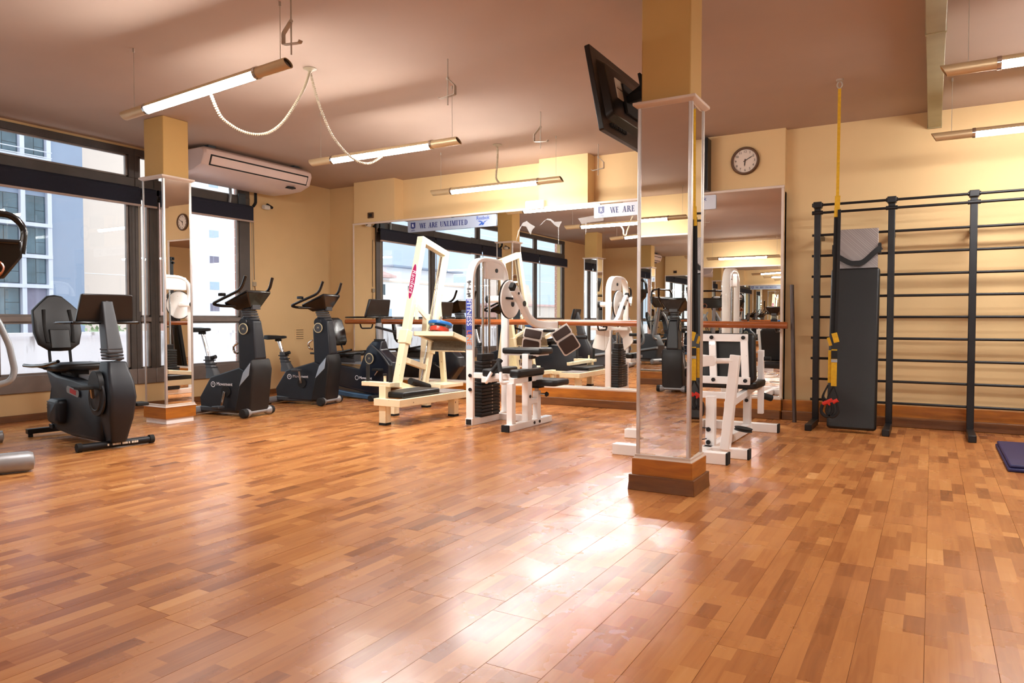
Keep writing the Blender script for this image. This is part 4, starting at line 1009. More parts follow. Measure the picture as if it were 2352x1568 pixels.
    half = [(0, .52), (.06, .51), (.13, .445), (.195, .375), (.20, .17), (.17, .06), (.09, .004), (0, 0)] if style == 0 else [(0, .385), (.12, .385), (.18, .35), (.205, .2), (.20, .05), (.16, .0), (0, 0)]
    outl = [(-u, v) for u, v in half[1:-1]][::-1]
    outl = [(u, v) for u, v in half] + outl
    lean = .12
    bk = lambda d, k=1.0: [(bx - lean * v / .5 - d, u * k, z0 + .25 + (v - .25) * k) for u, v in outl]
    B().loft([bk(.045, .86), bk(.035, .97), bk(0), bk(-.02, .96), bk(-.028, .84)]).build('backrest', 'vinyl' if style == 0 else 'vinyl_shiny', t, bevel=0.004)
    if style == 0:
        for s in (-1, 1):
            B().tube(spline([(bx + .02, s * .105, z0 + .08), (bx - .03, s * .115, z0 + .22), (bx - .068, s * .105, z0 + .38)], 5), 0.016, 8).build('groove', 'rubber', t)
        B().loft([[(bx + d - lean * (z - z0) / .5, u * k, z) for u, z in ((-.09, z0 + .03), (.09, z0 + .03), (.09, z0 + .2), (-.09, z0 + .2))] for d, k in ((.015, 1), (.045, .9), (.05, .6))]).build('lumbar_pad', 'vinyl', t, bevel=0.012)
    for s in (-1, 1): B().tube([(bx - .02, s * .085, z0 + .06), (bx + .02 if style == 0 else bx + .05, s * .085, sz - .02)], 0.013, 8).build('back_post', 'rubber' if style == 0 else 'chrome', t)
    B().lim(bx - .02, sx, -.10, .10, sz - .06, sz - .025).build('back_bracket', 'rubber', t, bevel=0.004)
    # feet
    fx = .04 if style == 0 else .06
    if style == 0:
        B().cyl((fx, -.27, .035), (fx, .27, .035), 0.029, 14).build('front_foot', 'dark_steel', t)
        for s in (-1, 1): B().cyl((fx, s * .265, .037), (fx, s * .30, .037), 0.036, 16).build('foot_cap', 'rubber', t)
        fp = B()
        for k, yy in enumerate((-.08, -.04, -.015, .01, .035, .055, .085, .11, .125, .15)): fp.lim(fx + .024, fx + .031, yy, yy + (.022 if k % 3 else .012), .028, .044)
        fp.build('foot_print', 'paper', t, smooth=False)
        B().lim(-1.16, -1.10, -.27, .27, .03, .075).build('rear_foot', 'dark_steel', t, bevel=0.004)
        for s in (-1, 1): B().cyl((-1.13, s * .24, 0), (-1.13, s * .24, .035), 0.02, 10).build('leveller', 'rubber', t)
    else:
        for xx in (.05, -1.02):
            B().cyl((xx, -.27, .04), (xx, .27, .04), 0.038, 14).build('foot', 'rubber', t)
    return t
recumbent('dark grey recumbent exercise bike with black backrest nearest the windows', (-5.83, 3.45), -8, 0)
recumbent('black and navy recumbent bike behind the cream leg press, against the mirror', (-6.30, 7.33), 0, 1)

# ------------------------------------------------------------------ elliptical trainer at the left edge (mostly out of frame)
def elliptical(label, loc, deg):
    t = thing('elliptical_trainer', label, 'elliptical trainer', (loc[0], loc[1], 0), deg)
    # local x: towards the viewer's side; console stands across x
    B().lathe([(0.02, -.40), (.058, -.39), (.07, -.36), (.07, .36), (.058, .39), (.02, .40)], (.06, .0, .072), (0, 1, 0), 24).build('front_foot', 'silver_tube', t)
    B().lathe([(0.02, -.34), (.05, -.33), (.05, .33), (.02, .34)], (-1.5, -.05, .052), (0, 1, 0), 20).build('rear_foot', 'silver_tube', t)
    B().bar((.06, -.05, .09), (-1.5, -.05, .07), .09, .07, rad=.015).build('base_beam', 'silver_tube', t)
    shell([(-.55, .10), (.0, .10), (.05, .45), (-.1, .72), (-.4, .74), (-.62, .45)], [.16] * 6).v
    s_ = shell([(-.55, .10), (.0, .10), (.05, .45), (-.1, .70), (-.4, .72), (-.62, .45)], [.13] * 6); s_.v = [(x, y - .05, z) for x, y, z in s_.v]; s_.build('drive_housing', 'bike_grey', t, bevel=0.02)
    B().tube([(-.15, -.05, .68), (-.02, -.05, 1.42)], 0.04, 14).build('column', 'silver_tube', t)
    # console with two open grips
    z0 = 1.33
    outer = fillet([(0, -.36, z0 + .30), (0, -.335, z0 + .455), (0, .29, z0 + .455), (0, .375, z0 + .35), (0, .352, z0 + .155), (0, .245, z0 + .0), (0, .1, z0 + .02), (0, -.2, z0 + .02), (0, -.33, z0 + .12)], .05, 4)
    ring = [(-.0, p.y, p.z) for p in outer]
    B().prism([(p[1], p[2]) for p in ring if True], 'x', -.03, .02).v
    body_ = [(-.33, z0 + .13), (-.36, z0 + .275), (.355, z0 + .275), (.352, z0 + .155), (.245, z0), (.13, z0 + .02), (-.2, z0 + .02)]
    B().prism(body_, 'x', -.05, .03).build('console', 'gloss_black', t, bevel=0.015)
    B().tube(fillet([(0, .35, z0 + .18), (0, .372, z0 + .36), (0, .30, z0 + .445), (0, .16, z0 + .45), (0, -.18, z0 + .45), (0, -.33, z0 + .42), (0, -.36, z0 + .2)], .06, 5), 0.023, 12).build('grip_frame', 'gloss_black', t)
    B().tube([(.03, -.3, z0 + .255), (.03, .33, z0 + .255)], 0.016, 10).build('cross_grip', 'gloss_black', t)
    B().lathe([(.055, 0), (.06, .05), (.05, .055), (.045, .01)], (.02, .19, z0 + .06), (.9, 0, .3), 18, loop=True).build('cup_ring', 'barre_wood', t)
    B().lim(-.056, -.048, -.22, .22, z0 + .07, z0 + .25).build('display', 'bike_grey', t)
    for s in (-1, 1):
        y = s * .30 - .05
        B().tube(fillet([(-.06, s * .10, 1.25), (0, s * .21, 1.04), (0, s * .268, .88), (0, s * .298, .70), (0, s * .275, .628), (0, s * .18, .60), (-.1, s * .02, .57)], .035, 5), 0.021, 12).build('moving_arm', 'grey_tube', t)
        y = s * .15 - .05
        B().bar((.05, y, .40), (-1.2, y, .22), .06, .05, rad=.012).build('pedal_arm', 'grey_tube', t)
        B().prism(rr(.36, .16, .04, 4, -.78, y), 'z', .29, .32).build('foot_pedal', 'rubber', t, bevel=0.008)
        B().bar((-1.2, y, .22), (-1.45, y * .4, .10), .05, .05, rad=.01).build('rear_link', 'grey_tube', t)
    return t
elliptical('black and grey elliptical trainer cut by the left picture edge', (-5.60, 2.28), -22)
elliptical('elliptical trainer by the windows behind the viewer, seen only in mirrors', (-5.9, 0.9), -10)
elliptical('second elliptical trainer behind the viewer, near the rear mirror', (-4.75, -1.9), 70)

# ------------------------------------------------------------------ machines built in room coordinates, stored relative to their base
class WB(B):
    def __init__(s, t): super().__init__(); s.t = t
    def build(s, name, m, parent=None, far=1.0, **k):
        o_ = s.t.location
        if far != 1.0: s.v = [(x * far, y * far, 1.05 + (z - 1.05) * far) for x, y, z in s.v]
        s.v = [(x - o_.x, y - o_.y, z - o_.z) for x, y, z in s.v]
        return super().build(name, m, parent or s.t, **k)
def wmx(t, o, x, y): return Matrix.Translation(-t.location) @ frame_mx(o, x, y)

# cream leaning leg press
t = thing('leg_press', 'cream leaning leg press frame with low bench and oval pink label', 'gym machine', (-4.85, 6.1, 0))
ln = math.radians(15.5); A_ = V(0, math.sin(ln), math.cos(ln)); B_ = V(0, math.cos(ln), -math.sin(ln)); X_ = V(1, 0, 0)
P1 = V(-4.95, 6.03, .37); P2 = P1 + B_ * .455
fp_ = lambda p, a, b, c: p + A_ * a + B_ * b + X_ * c
KF = 1.07                                           # the press frame stands behind the bench
WB(t).bar(P1, P1 + A_ * 1.60, .085, .07, B_).build('upright', 'cream_enamel', bevel=0.005, far=KF)
WB(t).bar(P2, P2 + A_ * 1.60, .085, .07, B_).build('upright', 'cream_enamel', bevel=0.005, far=KF)
WB(t).bar(fp_(P1, 1.635, -.035, 0), fp_(P2, 1.635, .035, 0), .085, .07, A_).build('top_beam', 'cream_enamel', bevel=0.005, far=KF)
WB(t).bar(fp_(P1, .27, .03, 0), fp_(P2, .27, -.03, 0), .06, .06, A_).build('cross_beam', 'cream_enamel', bevel=0.004, far=KF)
WB(t).bar(fp_(P1, -.02, -.06, .07), fp_(P2, -.02, .04, .07), .06, .06, A_).build('lower_beam', 'cream_enamel', bevel=0.004, far=KF)
WB(t).tube([fp_(P1, .05, .10, .09), fp_(P2, .05, -.02, .09)], .038, 14).build('roller_pad', 'rubber', far=KF)
for p in (P1, P2):
    WB(t).cyl(fp_(p, .12, .05 if p is P1 else -.05, 0), fp_(p, 1.58, .05 if p is P1 else -.05, 0), .011, 10).build('guide_rod', 'chrome', far=KF)
WB(t).bar((-5.0, 6.53, .30), (-5.0, 6.62, 1.12), .07, .06, (0, 1, 0)).build('rear_strut', 'cream_enamel', bevel=0.004, far=KF)
WB(t).bar((-4.98, 6.93, .30), fp_(P2, 1.05, .02, 0), .06, .05, (0, 1, 0)).build('rear_strut', 'cream_enamel', bevel=0.004, far=KF)
WB(t).lim(-5.12, -4.72, 6.50, 6.95, .285, .325).build('base_plate', 'cream_enamel', bevel=0.004, far=KF)
# oval label on the front upright
c0 = fp_(P1, 1.14, -.0365, 0); c0 = V(c0.x * KF, c0.y * KF, 1.05 + (c0.z - 1.05) * KF); m_ = wmx(t, c0, -A_, X_) @ Matrix.Scale(KF, 4)
b_ = B(); b_.prism(ell(.20, .034, 40), 'z', 0, .002); b_.v = [tuple(m_ @ Vector(p)) for p in b_.v]; b_.build('oval_label', 'pink_label', t, label='pink oval maker label')
b_ = B(); b_.prism(ell(.206, .038, 40), 'z', -.0005, .001); b_.v = [tuple(m_ @ Vector(p)) for p in b_.v]; b_.build('label_rim', 'label_white', t)
text('label_word', 'Randers', .074, 'label_white', t, m_ @ Matrix.Translation((0, .003, .0025)), extrude=.0005, shear=.35, spacing=1.12)
# bench
WB(t).bar((-4.485, 5.49, .235), (-4.45, 6.60, .235), .05, .075).build('side_rail', 'cream_enamel', bevel=0.004)
WB(t).bar((-4.755, 5.49, .235), (-4.74, 6.58, .235), .05, .075).build('side_rail', 'cream_enamel', bevel=0.004)
WB(t).lim(-4.79, -4.46, 5.465, 5.52, .20, .272).build('front_rail', 'cream_enamel', bevel=0.004)
WB(t).lim(-4.76, -4.43, 6.56, 6.61, .20, .272).build('rear_rail', 'cream_enamel', bevel=0.004)
WB(t).lim(-4.74, -4.46, 6.20, 6.585, .265, .282).build('tread_step', 'tread_plate')
WB(t).lim(-4.775, -4.485, 5.56, 6.17, .272, .335).build('bench_pad', 'vinyl', bevel=0.018, seg=3)
WB(t).bar((-5.10, 6.10, .245), (-5.27, 7.02, .245), .07, .06).build('base_beam', 'cream_enamel', bevel=0.004)
WB(t).lim(-5.16, -4.72, 6.14, 6.20, .205, .262).build('base_cross', 'cream_enamel', bevel=0.004)
for x, y, h in ((-5.10, 6.15, .23), (-5.26, 6.95, .23), (-4.52, 6.46, .21), (-4.725, 5.56, .40)):
    WB(t).lim(x - .042, x + .042, y - .042, y + .042, 0.02, h).build('leg', 'cream_enamel', bevel=0.004)
    WB(t).lim(x - .043, x + .043, y - .043, y + .043, 0.0, 0.024).build('leg_foot', 'rubber')
# front tee with upright grips
WB(t).lim(-5.0, -4.63, 5.52, 5.60, .385, .43).build('tee_bar', 'cream_enamel', bevel=0.005)
for x in (-4.955, -4.66): WB(t).cyl((x, 5.57, .43), (x, 5.57, .60), .019, 12).build('grip', 'rubber')
WB(t).cyl((-4.74, 5.58, .43), (-4.74, 5.58, .495), .014, 10).build('pin', 'cream_enamel')
WB(t).cyl((-4.74, 5.58, .492), (-4.74, 5.58, .512), .021, 10).build('pin_knob', 'rubber')
WB(t).bar((-4.70, 5.6, .40), (-4.92, 5.98, .36), .07, .05).build('tee_arm', 'cream_enamel', bevel=0.004)
# sliding carriage with tread plate
K = V(-4.95, 6.35, .915)
kp = lambda a, b, c: K + A_ * a + B_ * b + X_ * c
for c, n in ((.055, 'carriage_arm'), (.515, 'carriage_arm')):
    WB(t).bar(kp(-.02, -.02, c), kp(-.02, .27, c), .03, .05, A_).build(n, 'cream_enamel', bevel=0.003, far=KF)
WB(t).bar(kp(-.02, -.02, .0), kp(-.02, -.02, .53), .03, .05, A_).build('carriage_front', 'cream_enamel', bevel=0.003, far=KF)
b_ = WB(t); b_.bar(kp(-.03, .125, .05), kp(-.03, .125, .51), .27, .008, A_); b_.build('tread_plate', 'tread_dark', far=KF)
b_ = WB(t); b_.bar(kp(-.09, .265, .05), kp(-.09, .265, .52), .006, .12, A_); b_.build('tread_lip', 'tread_dark', far=KF)
WB(t).bar(kp(-.148, .255, .05), kp(-.148, .255, .52), .03, .008, A_).build('lip_edge', 'cream_enamel', far=KF)
for p in (P1, P2):
    q = (K - p).dot(A_)
    WB(t).bar(fp_(p, q - .17, 0, .0), fp_(p, q - .02, 0, .0), .11, .10, B_).build('slide_sleeve', 'cream_enamel', bevel=0.006, far=KF)
WB(t).cyl(kp(-.02, .08, .26), kp(.20, .08, .26), .014, 12).build('weight_peg', 'chrome', far=KF)
WB(t).bar(fp_(P1, .88, .03, .055), fp_(P1, .80, .24, .06), .02, .055, A_).build('latch_arm', 'cream_enamel', bevel=0.004, far=KF)
WB(t).bar(fp_(P1, .90, .04, .05), fp_(P1, .73, .07, .06), .02, .045, B_).build('latch_plate', 'cream_enamel', bevel=0.004, far=KF)
WB(t).cyl((-5.33, 6.12, .975), (-5.03, 6.18, .905), .014, 10).build('safety_lever', 'dark_steel', far=KF)
WB(t).lim(-5.05, -4.985, 6.14, 6.17, .84, .98).build('lever_bracket', 'white_enamel', bevel=0.003, far=KF)
fk = lambda p: V(p.x * KF, p.y * KF, 1.05 + (p.z - 1.05) * KF)
def weight_plate(label, c, axis, R_, r_, th, m):
    t = thing('weight_plate', label, 'weight plate', c)
    prof = [(.028, -th / 2), (R_ * .45, -th / 2), (R_ * .5, -th * .3), (R_ * .8, -th * .3), (R_ * .86, -th / 2), (R_ * .97, -th / 2), (R_, -th * .3), (R_, th * .3), (R_ * .97, th / 2), (R_ * .86, th / 2), (R_ * .8, th * .3), (R_ * .5, th * .3), (R_ * .45, th / 2), (.028, th / 2)]
    B().lathe(prof, (0, 0, 0), axis, 36).build('disc', m, t)
    B().lathe([(.016, -th / 2 - .002), (.028, -th / 2 - .002), (.028, th / 2 + .002), (.016, th / 2 + .002)], (0, 0, 0), axis, 20, loop=True).build('hub_ring', 'chrome', t)
    return t
weight_plate('small red weight plate under the blue one on the cream leg press', fk(kp(.05, .08, .26)), A_, .112, 0, .054, 'plate_red')
weight_plate('larger blue weight plate on top of the red one on the cream leg press', fk(kp(.115, .08, .26)), A_, .144, 0, .038, 'plate_blue')

# white weight-stack machine with arched tower and lever arm
t = thing('weight_machine', 'white arched weight stack machine with curved lever arm and two elbow pads', 'gym machine', (-3.75, 6.25, 0))
path = fillet([(-3.97, 5.972, .07), (-3.97, 5.972, 1.667), (-3.97, 6.648, 1.667), (-3.97, 6.648, .06)], .26, 8)
WB(t).sweep(rr(.085, .04, .01, 2), path, (1, 0, 0)).build('arch', 'white_enamel')
WB(t).lim(-4.012, -3.928, 5.94, 6.70, 0.0, .072).build('tower_rail', 'white_enamel', bevel=0.005)
WB(t).lim(-4.0, -3.94, 5.935, 5.942, .01, .062).build('rail_opening', 'rubber')
WB(t).lim(-4.005, -3.935, 6.23, 6.57, 1.475, 1.66).build('pulley_housing', 'white_enamel', bevel=0.012)
WB(t).cyl((-3.935, 6.41, 1.565), (-3.925, 6.41, 1.565), .022, 14).build('housing_bolt', 'dark_steel')
for y in (6.205, 6.325): WB(t).cyl((-3.97, y, .07), (-3.97, y, 1.655), .0135, 12).build('guide_rod', 'chrome')
WB(t).cyl((-3.97, 6.265, .7), (-3.97, 6.265, 1.5), .004, 8).build('cable', 'rubber')
z = .085
for k in range(16):
    big = k < 9
    WB(t).lim(-4.03 if big else -4.015, -3.90 if big else -3.915, 6.075 if big else 6.105, 6.43 if big else 6.40, z, z + .031).build('stack_plate', 'iron', bevel=0.006)
    WB(t).cyl((-3.90 if big else -3.915, 6.27, z + .0155), (-3.896 if big else -3.911, 6.27, z + .0155), .009, 8).build('pin_hole', 'galvanised')
    z += .0345
WB(t).lim(-4.0, -3.93, 6.13, 6.36, z, z + .07).build('stack_head', 'iron', bevel=0.006)
WB(t).lim(-4.03, -3.91, 6.08, 6.42, .07, .085).build('stack_base', 'rubber')
for z_ in (.50, .36): WB(t).cyl((-3.955, 5.948, z_), (-3.955, 5.936, z_), .018, 12).build('bolt', 'dark_steel')
# sticker strip with vertical lettering
WB(t).lim(-4.004, -3.936, 5.948, 5.953, .90, 1.26).build('label_strip', 'label_blue')
WB(t).lim(-4.004, -3.936, 5.948, 5.953, .76, .90).build('label_fade', 'silver_panel')
m_ = wmx(t, (-3.97, 5.947, 1.09), (0, 0, -1), (1, 0, 0))
text('strip_word', 'FITNESS', .076, 'label_white', t, m_ @ Matrix.Translation((-.035, 0, 0)), extrude=.0008)
text('strip_word', 'LINE', .076, 'label_orange', t, m_ @ Matrix.Translation((.215, 0, 0)), extrude=.0008)
b_ = WB(t)
rs = random.Random(5)
for k in range(14):
    zz = 1.28 + k * .012; b_.lim(-3.998 + rs.uniform(0, .02), -3.975 + rs.uniform(0, .03), 5.948, 5.9525, zz, zz + rs.uniform(.004, .012))
b_.build('worn_print', 'bike_grey', smooth=False)
WB(t).lim(-3.93, -3.46, 5.96, 6.01, .475, .53).build('cross_tube', 'white_enamel', bevel=0.004)
# base and seat unit
WB(t).lim(-3.99, -3.44, 6.46, 6.53, 0.0, .065).build('cross_rail', 'white_enamel', bevel=0.004)
WB(t).lim(-3.475, -3.395, 5.76, 6.64, 0.0, .062).build('front_rail', 'white_enamel', bevel=0.005)
WB(t).lim(-3.478, -3.392, 5.748, 5.765, .0, .066).build('end_cap', 'rubber', bevel=0.004)
for z_, y in ((.034, 6.25), (.034, 6.36)): WB(t).cyl((-3.395, y, z_), (-3.388, y, z_), .015, 10).build('bolt', 'dark_steel')
WB(t).lim(-3.475, -3.41, 5.84, 5.91, .06, .45).build('front_post', 'white_enamel', bevel=0.005)
WB(t).lim(-3.47, -3.40, 6.13, 6.215, .06, .72).build('middle_post', 'white_enamel', bevel=0.005)
WB(t).cyl((-3.40, 6.17, .30), (-3.392, 6.17, .30), .016, 12).build('bolt', 'dark_steel')
WB(t).lim(-3.46, -3.40, 6.33, 6.40, .06, .34).build('seat_post', 'white_enamel', bevel=0.005)
WB(t).lim(-3.455, -3.405, 6.21, 6.34, .22, .27).build('post_link', 'white_enamel', bevel=0.004)
WB(t).cyl((-3.43, 6.365, .33), (-3.43, 6.365, .40), .021, 12).build('seat_tube', 'chrome')
WB(t).cyl((-3.40, 6.365, .31), (-3.32, 6.365, .31), .01, 10).build('knob_shaft', 'chrome')
WB(t).lathe([(.02, 0), (.026, .012), (.016, .03)], (-3.33, 6.365, .31), (1, 0, 0), 12).build('adjust_knob', 'rubber')
WB(t).prism(rr(.36, .34, .05, 4, -3.36, 6.46), 'z', .395, .455).build('seat', 'vinyl', bevel=0.018, seg=3)
WB(t).lim(-3.48, -3.38, 6.31, 6.43, .37, .40).build('seat_plate', 'rubber')
for x in (-3.43, -3.74):
    WB(t).lim(x - .03, x + .03, 5.86, 6.44, .445, .50).build('pad_beam', 'white_enamel', bevel=0.004)
    WB(t).prism(rr(.125, .52, .03, 4, x, 6.17), 'z', .50, .575).build('knee_pad', 'vinyl', bevel=0.018, seg=3)
WB(t).lim(-3.74, -3.43, 6.22, 6.28, .44, .49).build('pad_cross', 'white_enamel', bevel=0.004)
for x, dx in ((-3.47, -.085), (-3.71, .07)):
    WB(t).tube(fillet([(x, 5.87, .46), (x + dx * .5, 5.80, .45), (x + dx * .75, 5.84, .53), (x + dx * 1.7, 5.93, .66)], .04), .017, 10).build('handle', 'white_enamel')
    WB(t).cyl((x + dx * .9, 5.85, .55), (x + dx * 1.75, 5.935, .668), .022, 12).build('grip', 'rubber')
WB(t).prism(rr(.45, .28, .03, 4, -3.50, 6.30), 'z', .715, .775).build('arm_pad', 'vinyl', bevel=0.02, seg=3)
WB(t).lim(-3.70, -3.31, 6.18, 6.40, .70, .716).build('pad_board', 'white_plate')
WB(t).lim(-3.5, -3.37, 6.14, 6.24, .67, .705).build('pad_bracket', 'rubber', bevel=0.004)
# cam disc and curved lever
WB(t).lathe([(.02, -.012), (.195, -.012), (.2, -.006), (.2, .006), (.195, .012), (.02, .012)], (-3.85, 6.55, 1.27), (1, 0, 0), 40).build('cam_disc', 'white_enamel')
WB(t).lathe([(.202, -.016), (.207, -.010), (.207, .0), (.202, .004)], (-3.855, 6.55, 1.27), (1, 0, 0), 40, loop=True).build('cam_rim', 'rubber')
WB(t).cyl((-4.12, 6.57, 1.275), (-3.80, 6.57, 1.275), .036, 16).build('pivot_tube', 'white_enamel')
WB(t).cyl((-4.15, 6.57, 1.275), (-4.115, 6.57, 1.275), .040, 16).build('pivot_cap', 'rubber')
WB(t).cyl((-3.84, 6.58, 1.22), (-3.832, 6.58, 1.22), .03, 14).build('disc_bolt', 'dark_steel')
WB(t).bar((-3.835, 6.44, 1.28), (-3.80, 6.52, 1.275), .02, .022).build('index_pin', 'rubber')
lev = spline([(-3.765, 6.48, 1.375), (-3.765, 6.60, 1.27), (-3.765, 6.70, 1.165), (-3.762, 6.78, 1.085), (-3.755, 6.89, 1.025), (-3.745, 7.02, 1.0), (-3.73, 7.2, .994), (-3.72, 7.36, .992)], 5)
WB(t).sweep(rr(.06, .082, .01, 2), lev, (1, 0, 0)).build('lever_arm', 'white_enamel')
WB(t).cyl((-3.735, 6.53, 1.33), (-3.728, 6.53, 1.33), .014, 12).build('lever_bolt', 'dark_steel')
WB(t).cyl((-3.735, 6.65, 1.225), (-3.726, 6.65, 1.225), .03, 14).build('lever_bearing', 'dark_steel')
WB(t).bar((-3.765, 6.435, 1.415), (-3.765, 6.475, 1.38), .05, .07).build('lever_cap', 'rubber')
WB(t).bar((-3.72, 7.36, .992), (-3.72, 7.375, .992), .056, .076).build('lever_cap', 'rubber')
WB(t).bar((-3.98, 7.22, .935), (-3.46, 7.22, .935), .04, .04).build('pad_axle', 'white_enamel', bevel=0.004)
def elbow_pad(c, rz, tilt, roll):
    """white folded shell carrying two brown foam cushions"""
    rm = Matrix.Translation(Vector(c) - t.location) @ Matrix.Rotation(rz, 4, 'Z') @ Matrix.Rotation(roll, 4, 'Y') @ Matrix.Rotation(tilt, 4, 'X')
    def put(poly, d0, d1, name, m, bv=0, rx=0.0, piv=0.0):
        b_ = B(); b_.prism(poly, 'y', d0, d1)
        rr_ = Matrix.Translation((0, 0, piv)) @ Matrix.Rotation(rx, 4, 'X') @ Matrix.Translation((0, 0, -piv))
        b_.v = [tuple(rm @ rr_ @ Vector(p)) for p in b_.v]; return b_.build(name, m, t, bevel=bv)
    put(rr(.22, .12, .015, 3, 0, -.05), -.006, .006, 'pad_shell', 'white_plate', .002)
    put(rr(.19, .095, .014, 3, 0, -.055), -.022, -.005, 'foam_pad', 'foam_brown', .005)
    put(rr(.22, .20, .03, 3, 0, -.205), -.006, .006, 'pad_shell', 'white_plate', .002, .45, -.11)
    put(rr(.19, .165, .025, 3, 0, -.205), -.022, -.005, 'foam_pad', 'foam_brown', .005, .45, -.11)
    put([(-.11, 0.01), (.11, .01), (.11, -.0), (-.11, -.0)], -.006, .09, 'pad_top', 'white_plate', .003)
elbow_pad((-3.86, 7.10, .945), math.radians(12), math.radians(-12), math.radians(10))
elbow_pad((-3.56, 7.12, .95), math.radians(30), math.radians(-10), math.radians(-33))
WB(t).cyl((-3.74, 7.10, .93), (-3.60, 7.10, .93), .016, 10).build('axle_grip', 'rubber')
WB(t).cyl((-3.42, 7.25, .86), (-3.28, 7.25, .86), .02, 10).build('hand_grip', 'rubber')

# white seated machine half hidden by the near pillar
t = thing('seated_machine', 'white seated leg machine with black backrest behind the near pillar', 'gym machine', (-1.65, 6.2, 0))
WB(t).lim(-2.15, -1.265, 5.235, 5.32, 0.0, .085).build('front_foot', 'white_enamel', bevel=0.005)
WB(t).lim(-1.272, -1.258, 5.232, 5.323, 0.0, .088).build('end_cap', 'rubber', bevel=0.003)
WB(t).lim(-1.9, -1.175, 5.52, 5.60, 0.0, .075).build('cross_foot', 'white_enamel', bevel=0.005)
WB(t).lim(-1.182, -1.168, 5.517, 5.603, 0.0, .078).build('end_cap', 'rubber', bevel=0.003)
WB(t).lim(-2.3, -1.22, 6.98, 7.06, 0.0, .08).build('rear_foot', 'white_enamel', bevel=0.005)
WB(t).lim(-1.227, -1.213, 6.977, 7.063, 0.0, .083).build('end_cap', 'rubber', bevel=0.003)
WB(t).lim(-1.52, -1.45, 5.28, 7.0, .005, .075).build('long_rail', 'white_enamel', bevel=0.005)
WB(t).lim(-1.98, -1.91, 5.28, 7.0, .005, .075).build('long_rail', 'white_enamel', bevel=0.005)
WB(t).lim(-2.36, -2.2, 6.03, 6.11, 0.0, .08).build('side_foot', 'white_enamel', bevel=0.005)
WB(t).bar((-1.35, 5.54, .06), (-1.285, 5.57, .785), .07, .075, (0, 1, 0)).build('slanted_post', 'white_enamel', bevel=0.006)
WB(t).cyl((-1.51, 5.54, .735), (-1.30, 5.55, .742), .021, 14).build('roller_bar', 'white_enamel')
WB(t).prism([(-1.64, .765), (-1.43, .785), (-1.41, .765), (-1.42, .705), (-1.50, .695), (-1.63, .66), (-1.64, .70)], 'y', 5.46, 5.50).build('gusset', 'white_enamel', bevel=0.004)
WB(t).prism([(-1.59, .735), (-1.545, .715), (-1.59, .695)], 'y', 5.452, 5.462).build('gusset_hole', 'foam_brown')
WB(t).bar((-1.42, 5.52, .765), (-1.56, 5.50, .78), .05, .02).build('gusset_flange', 'white_enamel', bevel=0.003)
WB(t).lim(-1.515, -1.445, 5.585, 5.65, .07, .46).build('pulley_post', 'white_enamel', bevel=0.005)
WB(t).lathe([(.02, -.014), (.058, -.014), (.05, 0), (.058, .014), (.02, .014)], (-1.555, 5.60, .355), (1, 0, 0), 24).build('pulley', 'foam_brown')
for z_ in (.20, .10): WB(t).cyl((-1.49, 5.585, z_), (-1.49, 5.575, z_), .018, 12).build('bolt', 'dark_steel')
WB(t).tube(spline([(-1.9, 5.45, .03), (-1.7, 5.47, .08), (-1.5, 5.57, .13)], 6), .004, 6).build('cable', 'rubber')
WB(t).tube(spline([(-1.9, 5.9, .2), (-1.7, 5.72, .20), (-1.5, 5.58, .21)], 6), .004, 6).build('cable', 'rubber')
WB(t).lathe([(.02, -.012), (.075, -.012), (.068, 0), (.075, .012), (.02, .012)], (-1.36, 6.2, .13), (.15, 0, 1), 24).build('floor_pulley', 'rubber')
WB(t).lim(-2.0, -1.33, 5.76, 5.82, .425, .475).build('seat_cross', 'white_enamel', bevel=0.004)
WB(t).bar((-1.40, 5.8, .37), (-1.40, 6.9, .45), .05, .06).build('seat_beam', 'white_enamel', bevel=0.004)
WB(t).bar((-1.90, 5.8, .37), (-1.90, 6.9, .45), .05, .06).build('seat_beam', 'white_enamel', bevel=0.004)
WB(t).lim(-1.52, -1.455, 6.90, 6.97, .07, .50).build('rear_post', 'white_enamel', bevel=0.005)
for z_ in (.45, .30): WB(t).cyl((-1.487, 6.90, z_), (-1.487, 6.89, z_), .017, 12).build('bolt', 'dark_steel')
WB(t).prism(rr(.58, .46, .05, 4, -1.59, 6.62), 'z', .45, .515).build('seat', 'vinyl', bevel=0.018, seg=3)
y0 = 6.27
for x in (-1.36, -1.63, -1.93): WB(t).bar((x, y0, .50), (x - .03, y0 + .05, .925), .06, .03, (0, 1, 0)).build('back_bar', 'white_enamel', bevel=0.004)
for z_, xo, yo in ((.535, 0, 0), (.90, -.03, .045)):
    WB(t).lim(-1.97 + xo, -1.325 + xo, y0 - .016 + yo, y0 + .016 + yo, z_ - .035, z_ + .03).build('back_rail', 'white_enamel', bevel=0.004)
    for x in (-1.36, -1.63): WB(t).cyl((x + xo, y0 - .016 + yo, z_), (x + xo, y0 - .026 + yo, z_), .017, 12).build('bolt', 'dark_steel')
b_ = WB(t); b_.prism(rr(.62, .42, .04, 4, -1.60, .725), 'y', y0 + .05, y0 + .13); b_.v = [(x - (z - .5) * .06, y + (z - .5) * .12, z) for x, y, z in b_.v]; b_.build('backrest', 'vinyl', bevel=0.02, seg=3)
WB(t).lim(-1.36, -1.31, 6.75, 6.80, .20, .78).build('arm_post', 'white_enamel', bevel=0.005)
WB(t).cyl((-1.34, 6.78, .70), (-1.25, 6.78, .70), .02, 12).build('side_handle', 'rubber')
WB(t).cyl((-1.34, 6.85, .36), (-1.27, 6.92, .33), .03, 12).build('adjust_knob', 'rubber')
